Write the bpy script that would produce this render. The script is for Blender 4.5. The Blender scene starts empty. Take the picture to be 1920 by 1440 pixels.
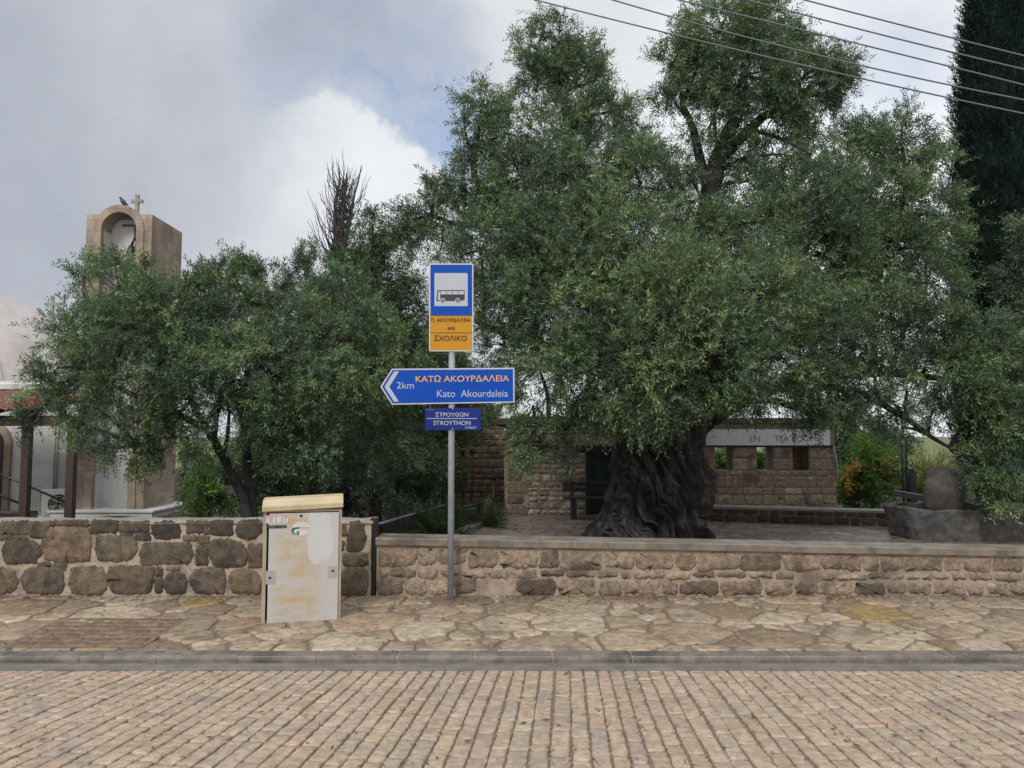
import bpy, math, random
import numpy as np
from mathutils import Vector

R = math.radians
random.seed(7)
rng = np.random.default_rng(11)
scene = bpy.context.scene
COL = scene.collection

# ------------------------------------------------------------------ camera, sky, sun, exposure
CAM_H = 1.45
PITCH = R(3.9)
FPX = 1442.0
cam_data = bpy.data.cameras.new('camera')
cam_data.sensor_width = 36.0
cam_data.lens = FPX / 1920 * 36.0
cam_data.clip_start = 0.05
cam_data.clip_end = 8000
cam = bpy.data.objects.new('camera', cam_data)
cam.location = (0, 0, CAM_H)
cam.rotation_euler = (R(90) + PITCH, 0, 0)
COL.objects.link(cam)
scene.camera = cam
scene.view_settings.view_transform = 'Standard'
scene.view_settings.look = 'None'
scene.view_settings.exposure = 0.13
scene.view_settings.gamma = 1.0
scene.cycles.use_denoising = True
scene.cycles.max_bounces = 6
scene.cycles.diffuse_bounces = 3
scene.cycles.glossy_bounces = 2
scene.cycles.transmission_bounces = 3
scene.cycles.transparent_max_bounces = 4

SUN_EL, SUN_AZ = 42, 202          # azimuth measured from +Y clockwise: behind the camera, a little to the left


def ray(px, py):
    a = (px - 960) / FPX
    b = (720 - py) / FPX
    return np.array([a, math.cos(PITCH) - b * math.sin(PITCH), math.sin(PITCH) + b * math.cos(PITCH)])


def at(px, py, Y):
    d = ray(px, py)
    k = Y / d[1]
    return np.array([d[0] * k, Y, CAM_H + d[2] * k])


def at_z(px, py, z):
    d = ray(px, py)
    k = (z - CAM_H) / d[2]
    return np.array([d[0] * k, d[1] * k, z])


world = bpy.data.worlds.new('World')
scene.world = world
world.use_nodes = True
wn = world.node_tree
wn.nodes.clear()


class NT:
    """tiny node-graph helper"""
    def __init__(s, tree):
        s.t = tree

    def n(s, kind, **kw):
        nd = s.t.nodes.new(kind)
        for k, v in kw.items():
            setattr(nd, k, v)
        return nd

    def put(s, sock, v):
        if hasattr(v, 'is_output') or isinstance(v, bpy.types.NodeSocket):
            s.t.links.new(v, sock)
        elif v is not None:
            if isinstance(v, (tuple, list)) and len(v) == 3 and sock.type == 'RGBA':
                v = (*v, 1)
            sock.default_value = v

    def math(s, op, a, b=None, clamp=False):
        nd = s.n('ShaderNodeMath', operation=op, use_clamp=clamp)
        s.put(nd.inputs[0], a)
        if b is not None:
            s.put(nd.inputs[1], b)
        return nd.outputs[0]

    def mapr(s, v, a, b, c=0.0, d=1.0, smooth=True):
        nd = s.n('ShaderNodeMapRange')
        nd.interpolation_type = 'SMOOTHSTEP' if smooth else 'LINEAR'
        s.put(nd.inputs[0], v)
        for i, x in enumerate((a, b, c, d)):
            s.put(nd.inputs[1 + i], x)
        return nd.outputs[0]

    def mix(s, f, a, b, mode='MIX'):
        nd = s.n('ShaderNodeMix', data_type='RGBA', blend_type=mode)
        s.put(nd.inputs[0], f)
        s.put(nd.inputs[6], a)
        s.put(nd.inputs[7], b)
        return nd.outputs[2]

    def noise(s, vec, scale, detail=4, rough=.55, dist=0.0, out=0):
        nd = s.n('ShaderNodeTexNoise')
        if vec is not None:
            s.put(nd.inputs['Vector'], vec)
        nd.inputs['Scale'].default_value = scale
        nd.inputs['Detail'].default_value = detail
        nd.inputs['Roughness'].default_value = rough
        nd.inputs['Distortion'].default_value = dist
        return nd.outputs[out]

    def vmath(s, op, a, b=None, out=0):
        nd = s.n('ShaderNodeVectorMath', operation=op)
        s.put(nd.inputs[0], a)
        if b is not None:
            s.put(nd.inputs[1], b)
        return nd.outputs[out]


W = NT(wn)
tc = W.n('ShaderNodeTexCoord').outputs['Generated']
wn1 = W.noise(tc, 3.0, 7, .62, out=1)
wn2 = W.noise(tc, 14.0, 6, .6, out=1)
warp = W.vmath('SCALE', W.vmath('SUBTRACT', wn1, (.5, .5, .5)))
warp.node.inputs['Scale'].default_value = .16
warp2 = W.vmath('SCALE', W.vmath('SUBTRACT', wn2, (.5, .5, .5)))
warp2.node.inputs['Scale'].default_value = .055
dirw = W.vmath('NORMALIZE', W.vmath('ADD', W.vmath('ADD', tc, warp), warp2))


def blob(px, py, rpx, soft, vec=dirw):
    d = ray(px, py)
    d = d / np.linalg.norm(d)
    dt = W.vmath('DOT_PRODUCT', vec, tuple(float(x) for x in d), out=1)
    a1 = (rpx + soft) / FPX
    a0 = max(rpx - soft, 0) / FPX
    return W.mapr(dt, math.cos(a1), math.cos(a0))


sky = W.n('ShaderNodeTexSky', sky_type='NISHITA')
sky.sun_disc = False
sky.sun_elevation = R(SUN_EL)
sky.sun_rotation = R(SUN_AZ)
sky.air_density = 1.0
sky.dust_density = 1.5
bg_sky = W.n('ShaderNodeBackground')
W.put(bg_sky.inputs[0], sky.outputs[0])
bg_sky.inputs[1].default_value = 0.15
# cloud sheet: brightness rises to the zenith (CIE overcast), lumps from noise, a few banks where the photo has them
sep = W.n('ShaderNodeSeparateXYZ')
W.put(sep.inputs[0], tc)
up = W.math('MAXIMUM', sep.outputs[2], 0.0)
lump = W.noise(dirw, 2.6, 6, .55)
bright = W.math('ADD', W.mapr(lump, .3, .7, -.075, .06), 0.0)
for (px, py, r_, s_, a_) in [(1080, 60, 90, 260, .13), (1700, 120, 160, 330, .20), (150, 60, 20, 330, .05), (700, 330, 20, 260, .09),
                             (1950, 600, 300, 600, .16), (1150, 850, 300, 700, .18), (60, 500, 50, 420, -.03), (720, 30, 30, 160, -.03), (560, 330, 30, 200, -.01)]:
    bright = W.math('ADD', bright, W.math('MULTIPLY', blob(px, py, r_, s_), a_))
# one cumulus with a crisp upper right edge
cum = W.math('MULTIPLY', blob(600, 455, 238, 12), blob(735, 255, 90, 140))
bright = W.math('ADD', bright, W.math('MULTIPLY', cum, .12))
zen = W.mapr(up, .45, 1.0, 0.0, .8)
bright = W.math('ADD', bright, zen)
back = W.mapr(sep.outputs[1], 0.15, -.5, 0.0, .35)
bright = W.math('ADD', bright, back)
val = W.math('ADD', bright, .485)
ccol = W.mix(W.mapr(bright, -.05, .25), (.89, .95, 1.09), (.97, .995, 1.04))
bg_cl = W.n('ShaderNodeBackground')
W.put(bg_cl.inputs[0], ccol)
W.put(bg_cl.inputs[1], val)
hole = W.math('ADD', W.math('MULTIPLY', blob(790, 235, 60, 110), .62), W.math('MULTIPLY', blob(690, 110, 90, 150), .42), True)
hole = W.math('ADD', hole, W.math('MULTIPLY', blob(1640, 120, 20, 120), .35), True)
hole = W.math('MULTIPLY', hole, W.math('SUBTRACT', 1.0, cum))
thin = W.mapr(W.noise(dirw, 5.0, 6, .6), .35, .62, .35, 1.0)
hole = W.math('MULTIPLY', hole, thin)
mixs = W.n('ShaderNodeMixShader')
W.put(mixs.inputs[0], hole)
W.put(mixs.inputs[1], bg_cl.outputs[0])
W.put(mixs.inputs[2], bg_sky.outputs[0])
wo = W.n('ShaderNodeOutputWorld')
W.put(wo.inputs[0], mixs.outputs[0])

sun_d = bpy.data.lights.new('sun', 'SUN')
sun_d.energy = 1.9
sun_d.angle = R(20)
sun_d.color = (1.0, .96, .9)
sun = bpy.data.objects.new('sun', sun_d)
az, el = R(SUN_AZ), R(SUN_EL)
sd = Vector((math.sin(az) * math.cos(el), math.cos(az) * math.cos(el), math.sin(el)))
sun.rotation_euler = sd.to_track_quat('Z', 'Y').to_euler()
sun.location = (0, 0, 30)
COL.objects.link(sun)


# ------------------------------------------------------------------ helpers
def hash3(i, j, k):
    h = (i * 374761393 + j * 668265263 + k * 2147483647 // 7) & 0xffffffff
    h = ((h ^ (h >> 13)) * 1274126177) & 0xffffffff
    h = (h ^ (h >> 16)) & 0xffffffff
    return h / 4294967295.0


def vnoise(p):
    p = np.asarray(p, dtype=float)
    f = np.floor(p).astype(np.int64)
    t = p - f
    t = t * t * (3 - 2 * t)
    r = 0
    for a in (0, 1):
        for b in (0, 1):
            for c in (0, 1):
                w = (t[:, 0] if a else 1 - t[:, 0]) * (t[:, 1] if b else 1 - t[:, 1]) * (t[:, 2] if c else 1 - t[:, 2])
                r = r + w * hash3(f[:, 0] + a, f[:, 1] + b, f[:, 2] + c)
    return r


def fbm(p, o=4):
    p = np.asarray(p, dtype=float)
    s, a, n = 0, .5, 0
    for i in range(o):
        s = s + a * vnoise(p * 2 ** i + 17.3 * i)
        n += a
        a *= .5
    return s / n


BASE = {}


def link(o, parent=None):
    COL.objects.link(o)
    if parent is not None:
        o.parent = parent
    return o


def tag(o, label=None, cat=None, group=None, kind=None):
    if label:
        o['label'] = label
    if cat:
        o['category'] = cat
    if group:
        o['group'] = group
    if kind:
        o['kind'] = kind
    return o


def thing(name, label, cat, loc=(0, 0, 0), rotz=0, group=None):
    o = bpy.data.objects.new(name, None)
    o.empty_display_size = .2
    COL.objects.link(o)
    o.location = [float(x) for x in loc]
    o.rotation_euler = (0, 0, rotz)
    BASE[o.name] = np.array([float(x) for x in loc])
    return tag(o, label, cat, group)


def base_of(parent):
    while parent is not None:
        if parent.name in BASE:
            return BASE[parent.name]
        parent = parent.parent
    return np.zeros(3)


def np_mesh(name, verts, faces, mats, parent=None, smooth=True, tint=None, midx=None, local=False):
    """faces: list of int arrays (n,3)/(n,4) or list of python lists"""
    verts = np.asarray(verts, dtype=np.float64)
    if parent is not None and not local:
        verts = verts - base_of(parent)
    me = bpy.data.meshes.new(name)
    if isinstance(faces, np.ndarray):
        faces = [faces]
    if len(faces) and isinstance(faces[0], np.ndarray) and faces[0].ndim == 2:
        loops = np.concatenate([f.ravel() for f in faces])
        sizes = np.concatenate([np.full(len(f), f.shape[1]) for f in faces])
    else:
        loops = np.array([i for f in faces for i in f])
        sizes = np.array([len(f) for f in faces])
    me.vertices.add(len(verts))
    me.vertices.foreach_set('co', verts.astype(np.float32).ravel())
    me.loops.add(len(loops))
    me.loops.foreach_set('vertex_index', loops.astype(np.int32))
    me.polygons.add(len(sizes))
    me.polygons.foreach_set('loop_start', np.concatenate([[0], np.cumsum(sizes)[:-1]]).astype(np.int32))
    me.polygons.foreach_set('loop_total', sizes.astype(np.int32))
    if smooth:
        me.polygons.foreach_set('use_smooth', np.ones(len(sizes), dtype=bool))
    if not isinstance(mats, (list, tuple)):
        mats = [mats]
    for m in mats:
        me.materials.append(m)
    if midx is not None:
        me.polygons.foreach_set('material_index', np.asarray(midx, dtype=np.int32))
    if tint is not None:
        at_ = me.attributes.new('tint', 'FLOAT_COLOR', 'POINT')
        t = np.ones((len(verts), 4), dtype=np.float32)
        t[:, :3] = tint
        at_.data.foreach_set('color', t.ravel())
    me.update(calc_edges=True)
    me.validate()
    o = bpy.data.objects.new(name, me)
    return link(o, parent)


class MB:
    """collects simple solids, builds ONE mesh object"""
    def __init__(s):
        s.v, s.f, s.m, s.sm = [], [], [], []

    def add(s, v, f, m=0, smooth=False):
        n = len(s.v)
        s.v += [tuple(float(c) for c in x) for x in v]
        s.f += [[i + n for i in q] for q in f]
        s.m += [m] * len(f)
        s.sm += [smooth] * len(f)
        return s

    def box(s, x0, x1, y0, y1, z0, z1, m=0, rz=0, c=None, bev=0):
        if bev:
            b = min(bev, .49 * min(x1 - x0, y1 - y0, z1 - z0))
            lay = [(z0, b), (z0 + b, 0), (z1 - b, 0), (z1, b)]
            v = []
            for z, i in lay:
                v += [(x0 + i + b * .0, y0 + i, z), (x1 - i, y0 + i, z), (x1 - i, y1 - i, z), (x0 + i, y1 - i, z)]
            f = [[3, 2, 1, 0], [12, 13, 14, 15]]
            for k in range(3):
                for j in range(4):
                    f.append([k * 4 + j, k * 4 + (j + 1) % 4, k * 4 + 4 + (j + 1) % 4, k * 4 + 4 + j])
        else:
            v = [(x0, y0, z0), (x1, y0, z0), (x1, y1, z0), (x0, y1, z0), (x0, y0, z1), (x1, y0, z1), (x1, y1, z1), (x0, y1, z1)]
            f = [[3, 2, 1, 0], [4, 5, 6, 7], [0, 1, 5, 4], [1, 2, 6, 5], [2, 3, 7, 6], [3, 0, 4, 7]]
        if rz:
            cx, cy = c if c else ((x0 + x1) / 2, (y0 + y1) / 2)
            ca, sa = math.cos(rz), math.sin(rz)
            v = [(cx + (a - cx) * ca - (b_ - cy) * sa, cy + (a - cx) * sa + (b_ - cy) * ca, z) for a, b_, z in v]
        return s.add(v, f, m)

    def tube(s, pts, rad, n=8, m=0, cap=True):
        pts = [np.array(p, dtype=float) for p in pts]
        if not hasattr(rad, '__len__'):
            rad = [rad] * len(pts)
        v, f = tube_geo(pts, rad, n)
        f = [list(q) for q in f]
        if cap:
            f.append(list(range(n))[::-1])
            f.append([(len(pts) - 1) * n + i for i in range(n)])
        return s.add(v, f, m, True)

    def lathe(s, prof, c=(0, 0, 0), n=24, m=0):
        v, f = [], []
        for r, z in prof:
            for i in range(n):
                a = 2 * math.pi * i / n
                v.append((c[0] + r * math.cos(a), c[1] + r * math.sin(a), c[2] + z))
        for k in range(len(prof) - 1):
            for i in range(n):
                f.append([k * n + i, k * n + (i + 1) % n, (k + 1) * n + (i + 1) % n, (k + 1) * n + i])
        return s.add(v, f, m, True)

    def prism(s, poly, f0, f1, m=0):
        """poly: 2D points; f0,f1 map 2D -> 3D for the front and the back face"""
        n = len(poly)
        v = [f0(*p) for p in poly] + [f1(*p) for p in poly]
        f = [list(range(n)), list(range(2 * n - 1, n - 1, -1))]
        for i in range(n):
            f.append([i, n + i, n + (i + 1) % n, (i + 1) % n])
        return s.add(v, f, m)

    def build(s, name, mats, parent=None, local=False):
        o = np_mesh(name, np.array(s.v), s.f, mats, parent, smooth=False, midx=s.m, local=local)
        o.data.polygons.foreach_set('use_smooth', np.array(s.sm, dtype=bool))
        return o


def tube_geo(pts, rad, n):
    v, f = [], []
    up = np.array([0, 0, 1.0])
    prev = None
    for i, p in enumerate(pts):
        d = pts[min(i + 1, len(pts) - 1)] - pts[max(i - 1, 0)]
        d = d / (np.linalg.norm(d) + 1e-9)
        if prev is None:
            a = np.cross(d, up if abs(d[2]) < .9 else np.array([1.0, 0, 0]))
        else:
            a = prev - d * np.dot(prev, d)
        a = a / (np.linalg.norm(a) + 1e-9)
        prev = a
        b = np.cross(d, a)
        for k in range(n):
            t = 2 * math.pi * k / n
            v.append(p + rad[i] * (math.cos(t) * a + math.sin(t) * b))
    for i in range(len(pts) - 1):
        for k in range(n):
            f.append((i * n + k, i * n + (k + 1) % n, (i + 1) * n + (k + 1) % n, (i + 1) * n + k))
    return v, f


# ------------------------------------------------------------------ materials
def new_mat(name):
    m = bpy.data.materials.new(name)
    m.use_nodes = True
    t = NT(m.node_tree)
    p = m.node_tree.nodes['Principled BSDF']
    return m, t, p


def bump(t, p, h, strength=.4, dist=.02):
    b = t.n('ShaderNodeBump')
    b.inputs['Strength'].default_value = strength
    b.inputs['Distance'].default_value = dist
    t.put(b.inputs['Height'], h)
    t.put(p.inputs['Normal'], b.outputs[0])


def rough_mat(name, c1, c2, scale=6, rough=.8, bscale=60, bstr=.3, bdist=.01, stain=None, stain_scale=1.2, tint=False, spec=.4, stretch=None, rough2=None, lo=.35, hi=.65):
    """two-tone weathered surface: noise between c1 and c2, fine bump, optional dirt patches, optional per-piece tint"""
    m, t, p = new_mat(name)
    co = t.n('ShaderNodeTexCoord').outputs['Object']
    if stretch:
        mp = t.n('ShaderNodeMapping')
        mp.inputs['Scale'].default_value = stretch
        t.put(mp.inputs[0], co)
        vec = mp.outputs[0]
    else:
        vec = co
    f = t.mapr(t.noise(vec, scale, 6, .62, .3), lo, hi)
    c = t.mix(f, c1, c2)
    if tint:
        a = t.n('ShaderNodeAttribute', attribute_name='tint').outputs['Color']
        c = t.mix(1.0, c, a, 'MULTIPLY')
    fine = t.noise(co, bscale * 1.7, 3, .6)
    c = t.mix(.55, c, t.mix(fine, (.55, .55, .55), (1.3, 1.3, 1.3)), 'MULTIPLY')
    if stain:
        g = t.mapr(t.noise(co, stain_scale, 5, .6, .5), .5, .68)
        c = t.mix(t.math('MULTIPLY', g, .75), c, stain)
    t.put(p.inputs['Base Color'], c)
    p.inputs['Roughness'].default_value = rough
    if rough2 is not None:
        t.put(p.inputs['Roughness'], t.mapr(t.noise(co, stain_scale * .8, 4, .6), .4, .62, rough, rough2))
    p.inputs['Specular IOR Level'].default_value = spec
    h = t.math('ADD', t.noise(co, bscale, 5, .65), t.math('MULTIPLY', t.noise(co, bscale * .25, 4, .6), 1.6))
    bump(t, p, h, bstr, bdist)
    return m


def flat_mat(name, c, rough=.5, metal=0, spec=.5, var=.12, vscale=8):
    m, t, p = new_mat(name)
    co = t.n('ShaderNodeTexCoord').outputs['Object']
    f = t.noise(co, vscale, 5, .6)
    lo = tuple(x * (1 - var) for x in c)
    hi = tuple(min(1, x * (1 + var)) for x in c)
    t.put(p.inputs['Base Color'], t.mix(f, lo, hi))
    t.put(p.inputs['Roughness'], t.mapr(f, .3, .7, rough * .85, min(1, rough * 1.15)))
    p.inputs['Metallic'].default_value = metal
    p.inputs['Specular IOR Level'].default_value = spec
    return m


def leaf_mat(name, back=(.17, .22, .14), backmix=.35, rough=.5, trans=.22, spec=.35):
    m, t, p = new_mat(name)
    a = t.n('ShaderNodeAttribute', attribute_name='tint').outputs['Color']
    bf = t.n('ShaderNodeNewGeometry').outputs['Backfacing']
    c = t.mix(t.math('MULTIPLY', bf, backmix), a, back)
    t.put(p.inputs['Base Color'], c)
    p.inputs['Roughness'].default_value = rough
    p.inputs['Specular IOR Level'].default_value = spec
    tr = t.n('ShaderNodeBsdfTranslucent')
    t.put(tr.inputs[0], t.mix(1.0, c, (1.25, 1.35, .7), 'MULTIPLY'))
    mx = t.n('ShaderNodeMixShader')
    mx.inputs[0].default_value = trans
    out = m.node_tree.nodes['Material Output']
    t.put(mx.inputs[1], p.outputs[0])
    t.put(mx.inputs[2], tr.outputs[0])
    t.put(out.inputs[0], mx.outputs[0])
    return m


M = {}
M['mortar_pale'] = rough_mat('mortar_pale', (.43, .345, .27), (.30, .24, .185), 9, .85, 70, .5, .012, stain=(.10, .085, .07), stain_scale=2.2)
M['stone_dark'] = rough_mat('stone_dark', (.60, .57, .52), (1.15, 1.08, .98), 10, .75, 55, .7, .014, tint=True, stain=(.03, .027, .025), stain_scale=3.6, spec=.3)
M['mortar_house'] = rough_mat('mortar_house', (.34, .285, .225), (.25, .205, .16), 8, .85, 70, .5, .012)
M['mortar_tan'] = rough_mat('mortar_tan', (.375, .30, .225), (.285, .225, .17), 8, .85, 70, .5, .012, stain=(.11, .085, .065), stain_scale=1.6)
M['stone_tan'] = rough_mat('stone_tan', (.62, .58, .55), (1.1, 1.04, .97), 14, .78, 45, .8, .016, tint=True, stain=(.06, .05, .045), stain_scale=1.7, spec=.3)
M['coping'] = rough_mat('coping', (.225, .19, .15), (.15, .125, .10), 5, .5, 70, .3, .006, stain=(.07, .062, .055), stain_scale=2.0, rough2=.28)
M['flag'] = rough_mat('flag', (.66, .62, .57), (1.1, 1.06, 1.0), 13, .5, 45, .8, .010, tint=True, stain=(.15, .115, .085), stain_scale=2.6, rough2=.3)
M['grout_brown'] = rough_mat('grout_brown', (.13, .098, .07), (.20, .15, .11), 12, .75, 90, .6, .01)
M['road_stone'] = rough_mat('road_stone', (.72, .70, .67), (1.08, 1.06, 1.03), 17, .6, 60, .8, .010, tint=True, stain=(.27, .225, .18), stain_scale=3.4, rough2=.42)
M['road_grout'] = rough_mat('road_grout', (.19, .14, .10), (.27, .205, .15), 20, .8, 110, .8, .012)
M['kerb_grey'] = rough_mat('kerb_grey', (.19, .163, .135), (.115, .10, .085), 6, .6, 80, .35, .006, stain=(.045, .042, .04), stain_scale=1.6)
M['kerb_joint'] = rough_mat('kerb_joint', (.36, .30, .24), (.24, .2, .16), 20, .85, 90, .4, .005)
M['gutter'] = rough_mat('gutter', (.21, .19, .165), (.145, .13, .115), 5, .55, 90, .3, .005, rough2=.35)
M['soil'] = rough_mat('soil', (.075, .058, .042), (.035, .03, .022), 3, .9, 20, .8, .05, stain=(.05, .065, .025), stain_scale=.8)
M['bark_old'] = rough_mat('bark_old', (.09, .08, .076), (.25, .225, .21), 9, .8, 55, 1.0, .05, stretch=(1, 1, .35), stain=(.03, .028, .03), stain_scale=2.2, lo=.42, hi=.7)
M['bark'] = rough_mat('bark', (.03, .026, .025), (.014, .013, .013), 9, .85, 40, .8, .02)
M['twig'] = flat_mat('twig', (.045, .038, .033), .8)
M['dead_wood'] = flat_mat('dead_wood', (.055, .045, .05), .85)
M['leaf'] = leaf_mat('leaf')
M['leaf_green'] = leaf_mat('leaf_green', (.10, .15, .06), .3, .45, .3)
M['needle'] = leaf_mat('needle', (.012, .02, .014), .2, .9, .04, .05)
M['black_metal'] = flat_mat('black_metal', (.012, .012, .015), .38)
M['rail_metal'] = flat_mat('rail_metal', (.20, .21, .22), .3, .3)
M['galv'] = rough_mat('galv', (.36, .39, .42), (.28, .305, .335), 14, .42, 90, .1, .002, spec=.5)
M['white_paint'] = flat_mat('white_paint', (.45, .46, .49), .45, var=.06)
M['board_white'] = flat_mat('board_white', (.78, .79, .82), .5, var=.06)
M['sign_blue'] = flat_mat('sign_blue', (.0, .056, .35), .45, var=.12, vscale=6, spec=.2)
M['sign_navy'] = flat_mat('sign_navy', (.008, .022, .17), .45, var=.1, spec=.2)
M['sign_orange'] = flat_mat('sign_orange', (.46, .225, .018), .45, var=.12, spec=.2)
M['letter_orange'] = flat_mat('letter_orange', (.66, .37, .13), .45, var=.05)
M['letter_black'] = flat_mat('letter_black', (.02, .018, .02), .5)
M['letter_white'] = flat_mat('letter_white', (.39, .405, .455), .45, var=.05)
M['letter_grey'] = flat_mat('letter_grey', (.16, .17, .19), .6)
M['letter_brown'] = flat_mat('letter_brown', (.09, .035, .012), .5)
M['pink_print'] = flat_mat('pink_print', (.46, .30, .30), .6, var=.25, vscale=40)
M['white_print'] = flat_mat('white_print', (.52, .51, .50), .6, var=.15, vscale=40)
M['green_print'] = flat_mat('green_print', (.015, .12, .05), .5)
M['ochre_print'] = flat_mat('ochre_print', (.42, .32, .15), .6)
M['render_white'] = rough_mat('render_white', (.60, .59, .58), (.50, .49, .47), 1.5, .85, 60, .15, .004, stain=(.42, .40, .37), stain_scale=.7)
M['dome_cream'] = rough_mat('dome_cream', (.46, .42, .40), (.36, .33, .32), .9, .85, 30, .15, .01, stain=(.33, .29, .27), stain_scale=.5, stretch=(1, 1, .25))
M['tower_stone'] = None
M['roof_tile'] = rough_mat('roof_tile', (.22, .075, .055), (.14, .05, .04), 5, .7, 40, .3, .01)
M['wood_dark'] = rough_mat('wood_dark', (.055, .032, .026), (.03, .018, .016), 6, .6, 60, .4, .006, stretch=(1, 1, .2))
M['door_green'] = rough_mat('door_green', (.012, .028, .028), (.008, .016, .018), 4, .5, 40, .2, .004)
M['bench_wood'] = rough_mat('bench_wood', (.016, .016, .020), (.03, .03, .036), 8, .4, 60, .3, .004)
M['mill_stone'] = rough_mat('mill_stone', (.11, .105, .10), (.045, .043, .045), 5, .7, 45, .7, .02, stain=(.16, .15, .14), stain_scale=2.2)
M['roller_stone'] = rough_mat('roller_stone', (.13, .11, .10), (.075, .063, .06), 6, .8, 50, .8, .02)
M['concrete'] = rough_mat('concrete', (.30, .27, .23), (.20, .18, .155), 4, .6, 60, .3, .006)
M['ac_white'] = flat_mat('ac_white', (.55, .53, .50), .5)
M['dark_gap'] = flat_mat('dark_gap', (.01, .01, .011), .7)
M['bird'] = flat_mat('bird', (.03, .03, .038), .6)
M['bronze'] = flat_mat('bronze', (.03, .03, .028), .45, .5)


def tower_mat():
    m, t, p = new_mat('tower_stone')
    co = t.n('ShaderNodeTexCoord').outputs['Object']
    wv = t.vmath('ADD', co, t.vmath('SCALE', t.noise(co, 3, 3, .5, out=1)))
    wv.node.inputs[1].links[0].from_node.inputs['Scale'].default_value = .05
    sx = t.n('ShaderNodeSeparateXYZ')
    t.put(sx.inputs[0], wv)
    cx = t.n('ShaderNodeCombineXYZ')
    t.put(cx.inputs[0], t.math('ADD', sx.outputs[0], sx.outputs[1]))
    t.put(cx.inputs[1], sx.outputs[2])
    b = t.n('ShaderNodeTexBrick')
    t.put(b.inputs['Vector'], cx.outputs[0])
    b.inputs['Scale'].default_value = 1.0
    b.inputs['Brick Width'].default_value = .62
    b.inputs['Row Height'].default_value = .3
    b.inputs['Mortar Size'].default_value = .008
    b.inputs['Mortar Smooth'].default_value = .6
    b.inputs['Color1'].default_value = (.42, .335, .25, 1)
    b.inputs['Color2'].default_value = (.34, .265, .195, 1)
    b.inputs['Mortar'].default_value = (.22, .17, .13, 1)
    f = t.mapr(t.noise(co, 1.6, 6, .65, .4), .38, .66)
    c = t.mix(t.math('MULTIPLY', f, .8), b.outputs[0], (.21, .16, .125))
    c = t.mix(.6, c, t.mix(t.noise(co, 30, 4, .6), (.6, .6, .6), (1.25, 1.25, 1.25)), 'MULTIPLY')
    mp = t.n('ShaderNodeMapping')
    mp.inputs['Scale'].default_value = (1, 1, .12)
    t.put(mp.inputs[0], co)
    stk = t.mapr(t.noise(mp.outputs[0], 4.5, 5, .65), .52, .7, 0, .6)
    c = t.mix(stk, c, (.13, .105, .088))
    t.put(p.inputs['Base Color'], c)
    p.inputs['Roughness'].default_value = .85
    bump(t, p, t.math('ADD', t.noise(co, 25, 5, .6), t.math('MULTIPLY', b.outputs[1], -1.0)), .4, .012)
    return m


def patio_mat():
    m, t, p = new_mat('patio')
    co = t.n('ShaderNodeTexCoord').outputs['Object']
    wv = t.vmath('ADD', co, t.vmath('SCALE', t.vmath('SUBTRACT', t.noise(co, 4, 3, .5, out=1), (.5, .5, .5))))
    wv.node.inputs[1].links[0].from_node.inputs['Scale'].default_value = .12
    v = t.n('ShaderNodeTexVoronoi', feature='DISTANCE_TO_EDGE')
    t.put(v.inputs['Vector'], wv)
    v.inputs['Scale'].default_value = 2.6
    v2 = t.n('ShaderNodeTexVoronoi')
    t.put(v2.inputs['Vector'], wv)
    v2.inputs['Scale'].default_value = 2.6
    j = t.mapr(v.outputs['Distance'], .015, .05)
    sc = t.n('ShaderNodeSeparateColor')
    t.put(sc.inputs[0], v2.outputs['Color'])
    c = t.mix(sc.outputs[0], (.15, .12, .092), (.25, .205, .16))
    c = t.mix(j, (.075, .058, .045), c)
    c = t.mix(.6, c, t.mix(t.noise(co, 9, 5, .6), (.5, .5, .5), (1.3, 1.3, 1.3)), 'MULTIPLY')
    t.put(p.inputs['Base Color'], c)
    p.inputs['IOR'].default_value = 1.45
    # standing water: low, mirror-smooth patches towards the mill
    sx = t.n('ShaderNodeSeparateXYZ')
    t.put(sx.inputs[0], co)
    reg = t.math('MULTIPLY', t.mapr(sx.outputs[0], 2.0, 5.0), t.mapr(sx.outputs[1], 17.2, 14.5))
    pn = t.math('ADD', t.noise(co, 1.3, 4, .6), t.math('MULTIPLY', reg, .30))
    wet = t.mapr(pn, .60, .72)
    t.put(p.inputs['Roughness'], t.mapr(wet, 0, 1, .4, .08, False))
    p.inputs['Specular IOR Level'].default_value = .55
    h = t.math('MULTIPLY', t.math('ADD', j, t.math('MULTIPLY', t.noise(co, 25, 4, .6), .8)), t.math('SUBTRACT', 1.0, t.math('MULTIPLY', wet, .93)))
    h = t.math('ADD', h, t.math('MULTIPLY', t.math('MULTIPLY', wet, t.noise(co, 9, 3, .6)), 2.2))
    bump(t, p, h, .8, .03)
    return m


M['tower_stone'] = tower_mat()
M['patio'] = patio_mat()


# ------------------------------------------------------------------ stones laid as real pieces
def chaikin(p, k=1):
    for _ in range(k):
        q = np.roll(p, -1, axis=0)
        p = np.stack([.75 * p + .25 * q, .25 * p + .75 * q], 1).reshape(-1, 2)
    return p


def soften(p, rc):
    """cut each corner at a fixed distance, twice"""
    p = np.asarray(p, float)
    for f in (1.0, .38):
        q = np.roll(p, -1, axis=0)
        e = q - p
        L = np.linalg.norm(e, axis=1, keepdims=True) + 1e-9
        k = np.minimum(rc * f, L * .3) / L
        p = np.stack([p + e * k, q - e * k], 1).reshape(-1, 2)
    return p


def resample(p, sp):
    q = np.vstack([p, p[:1]])
    seg = np.linalg.norm(np.diff(q, axis=0), axis=1)
    L = seg.sum()
    n = max(8, int(L / sp))
    cum = np.concatenate([[0], np.cumsum(seg)])
    t = np.linspace(0, L, n, endpoint=False)
    return np.stack([np.interp(t, cum, q[:, 0]), np.interp(t, cum, q[:, 1])], 1)


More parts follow.
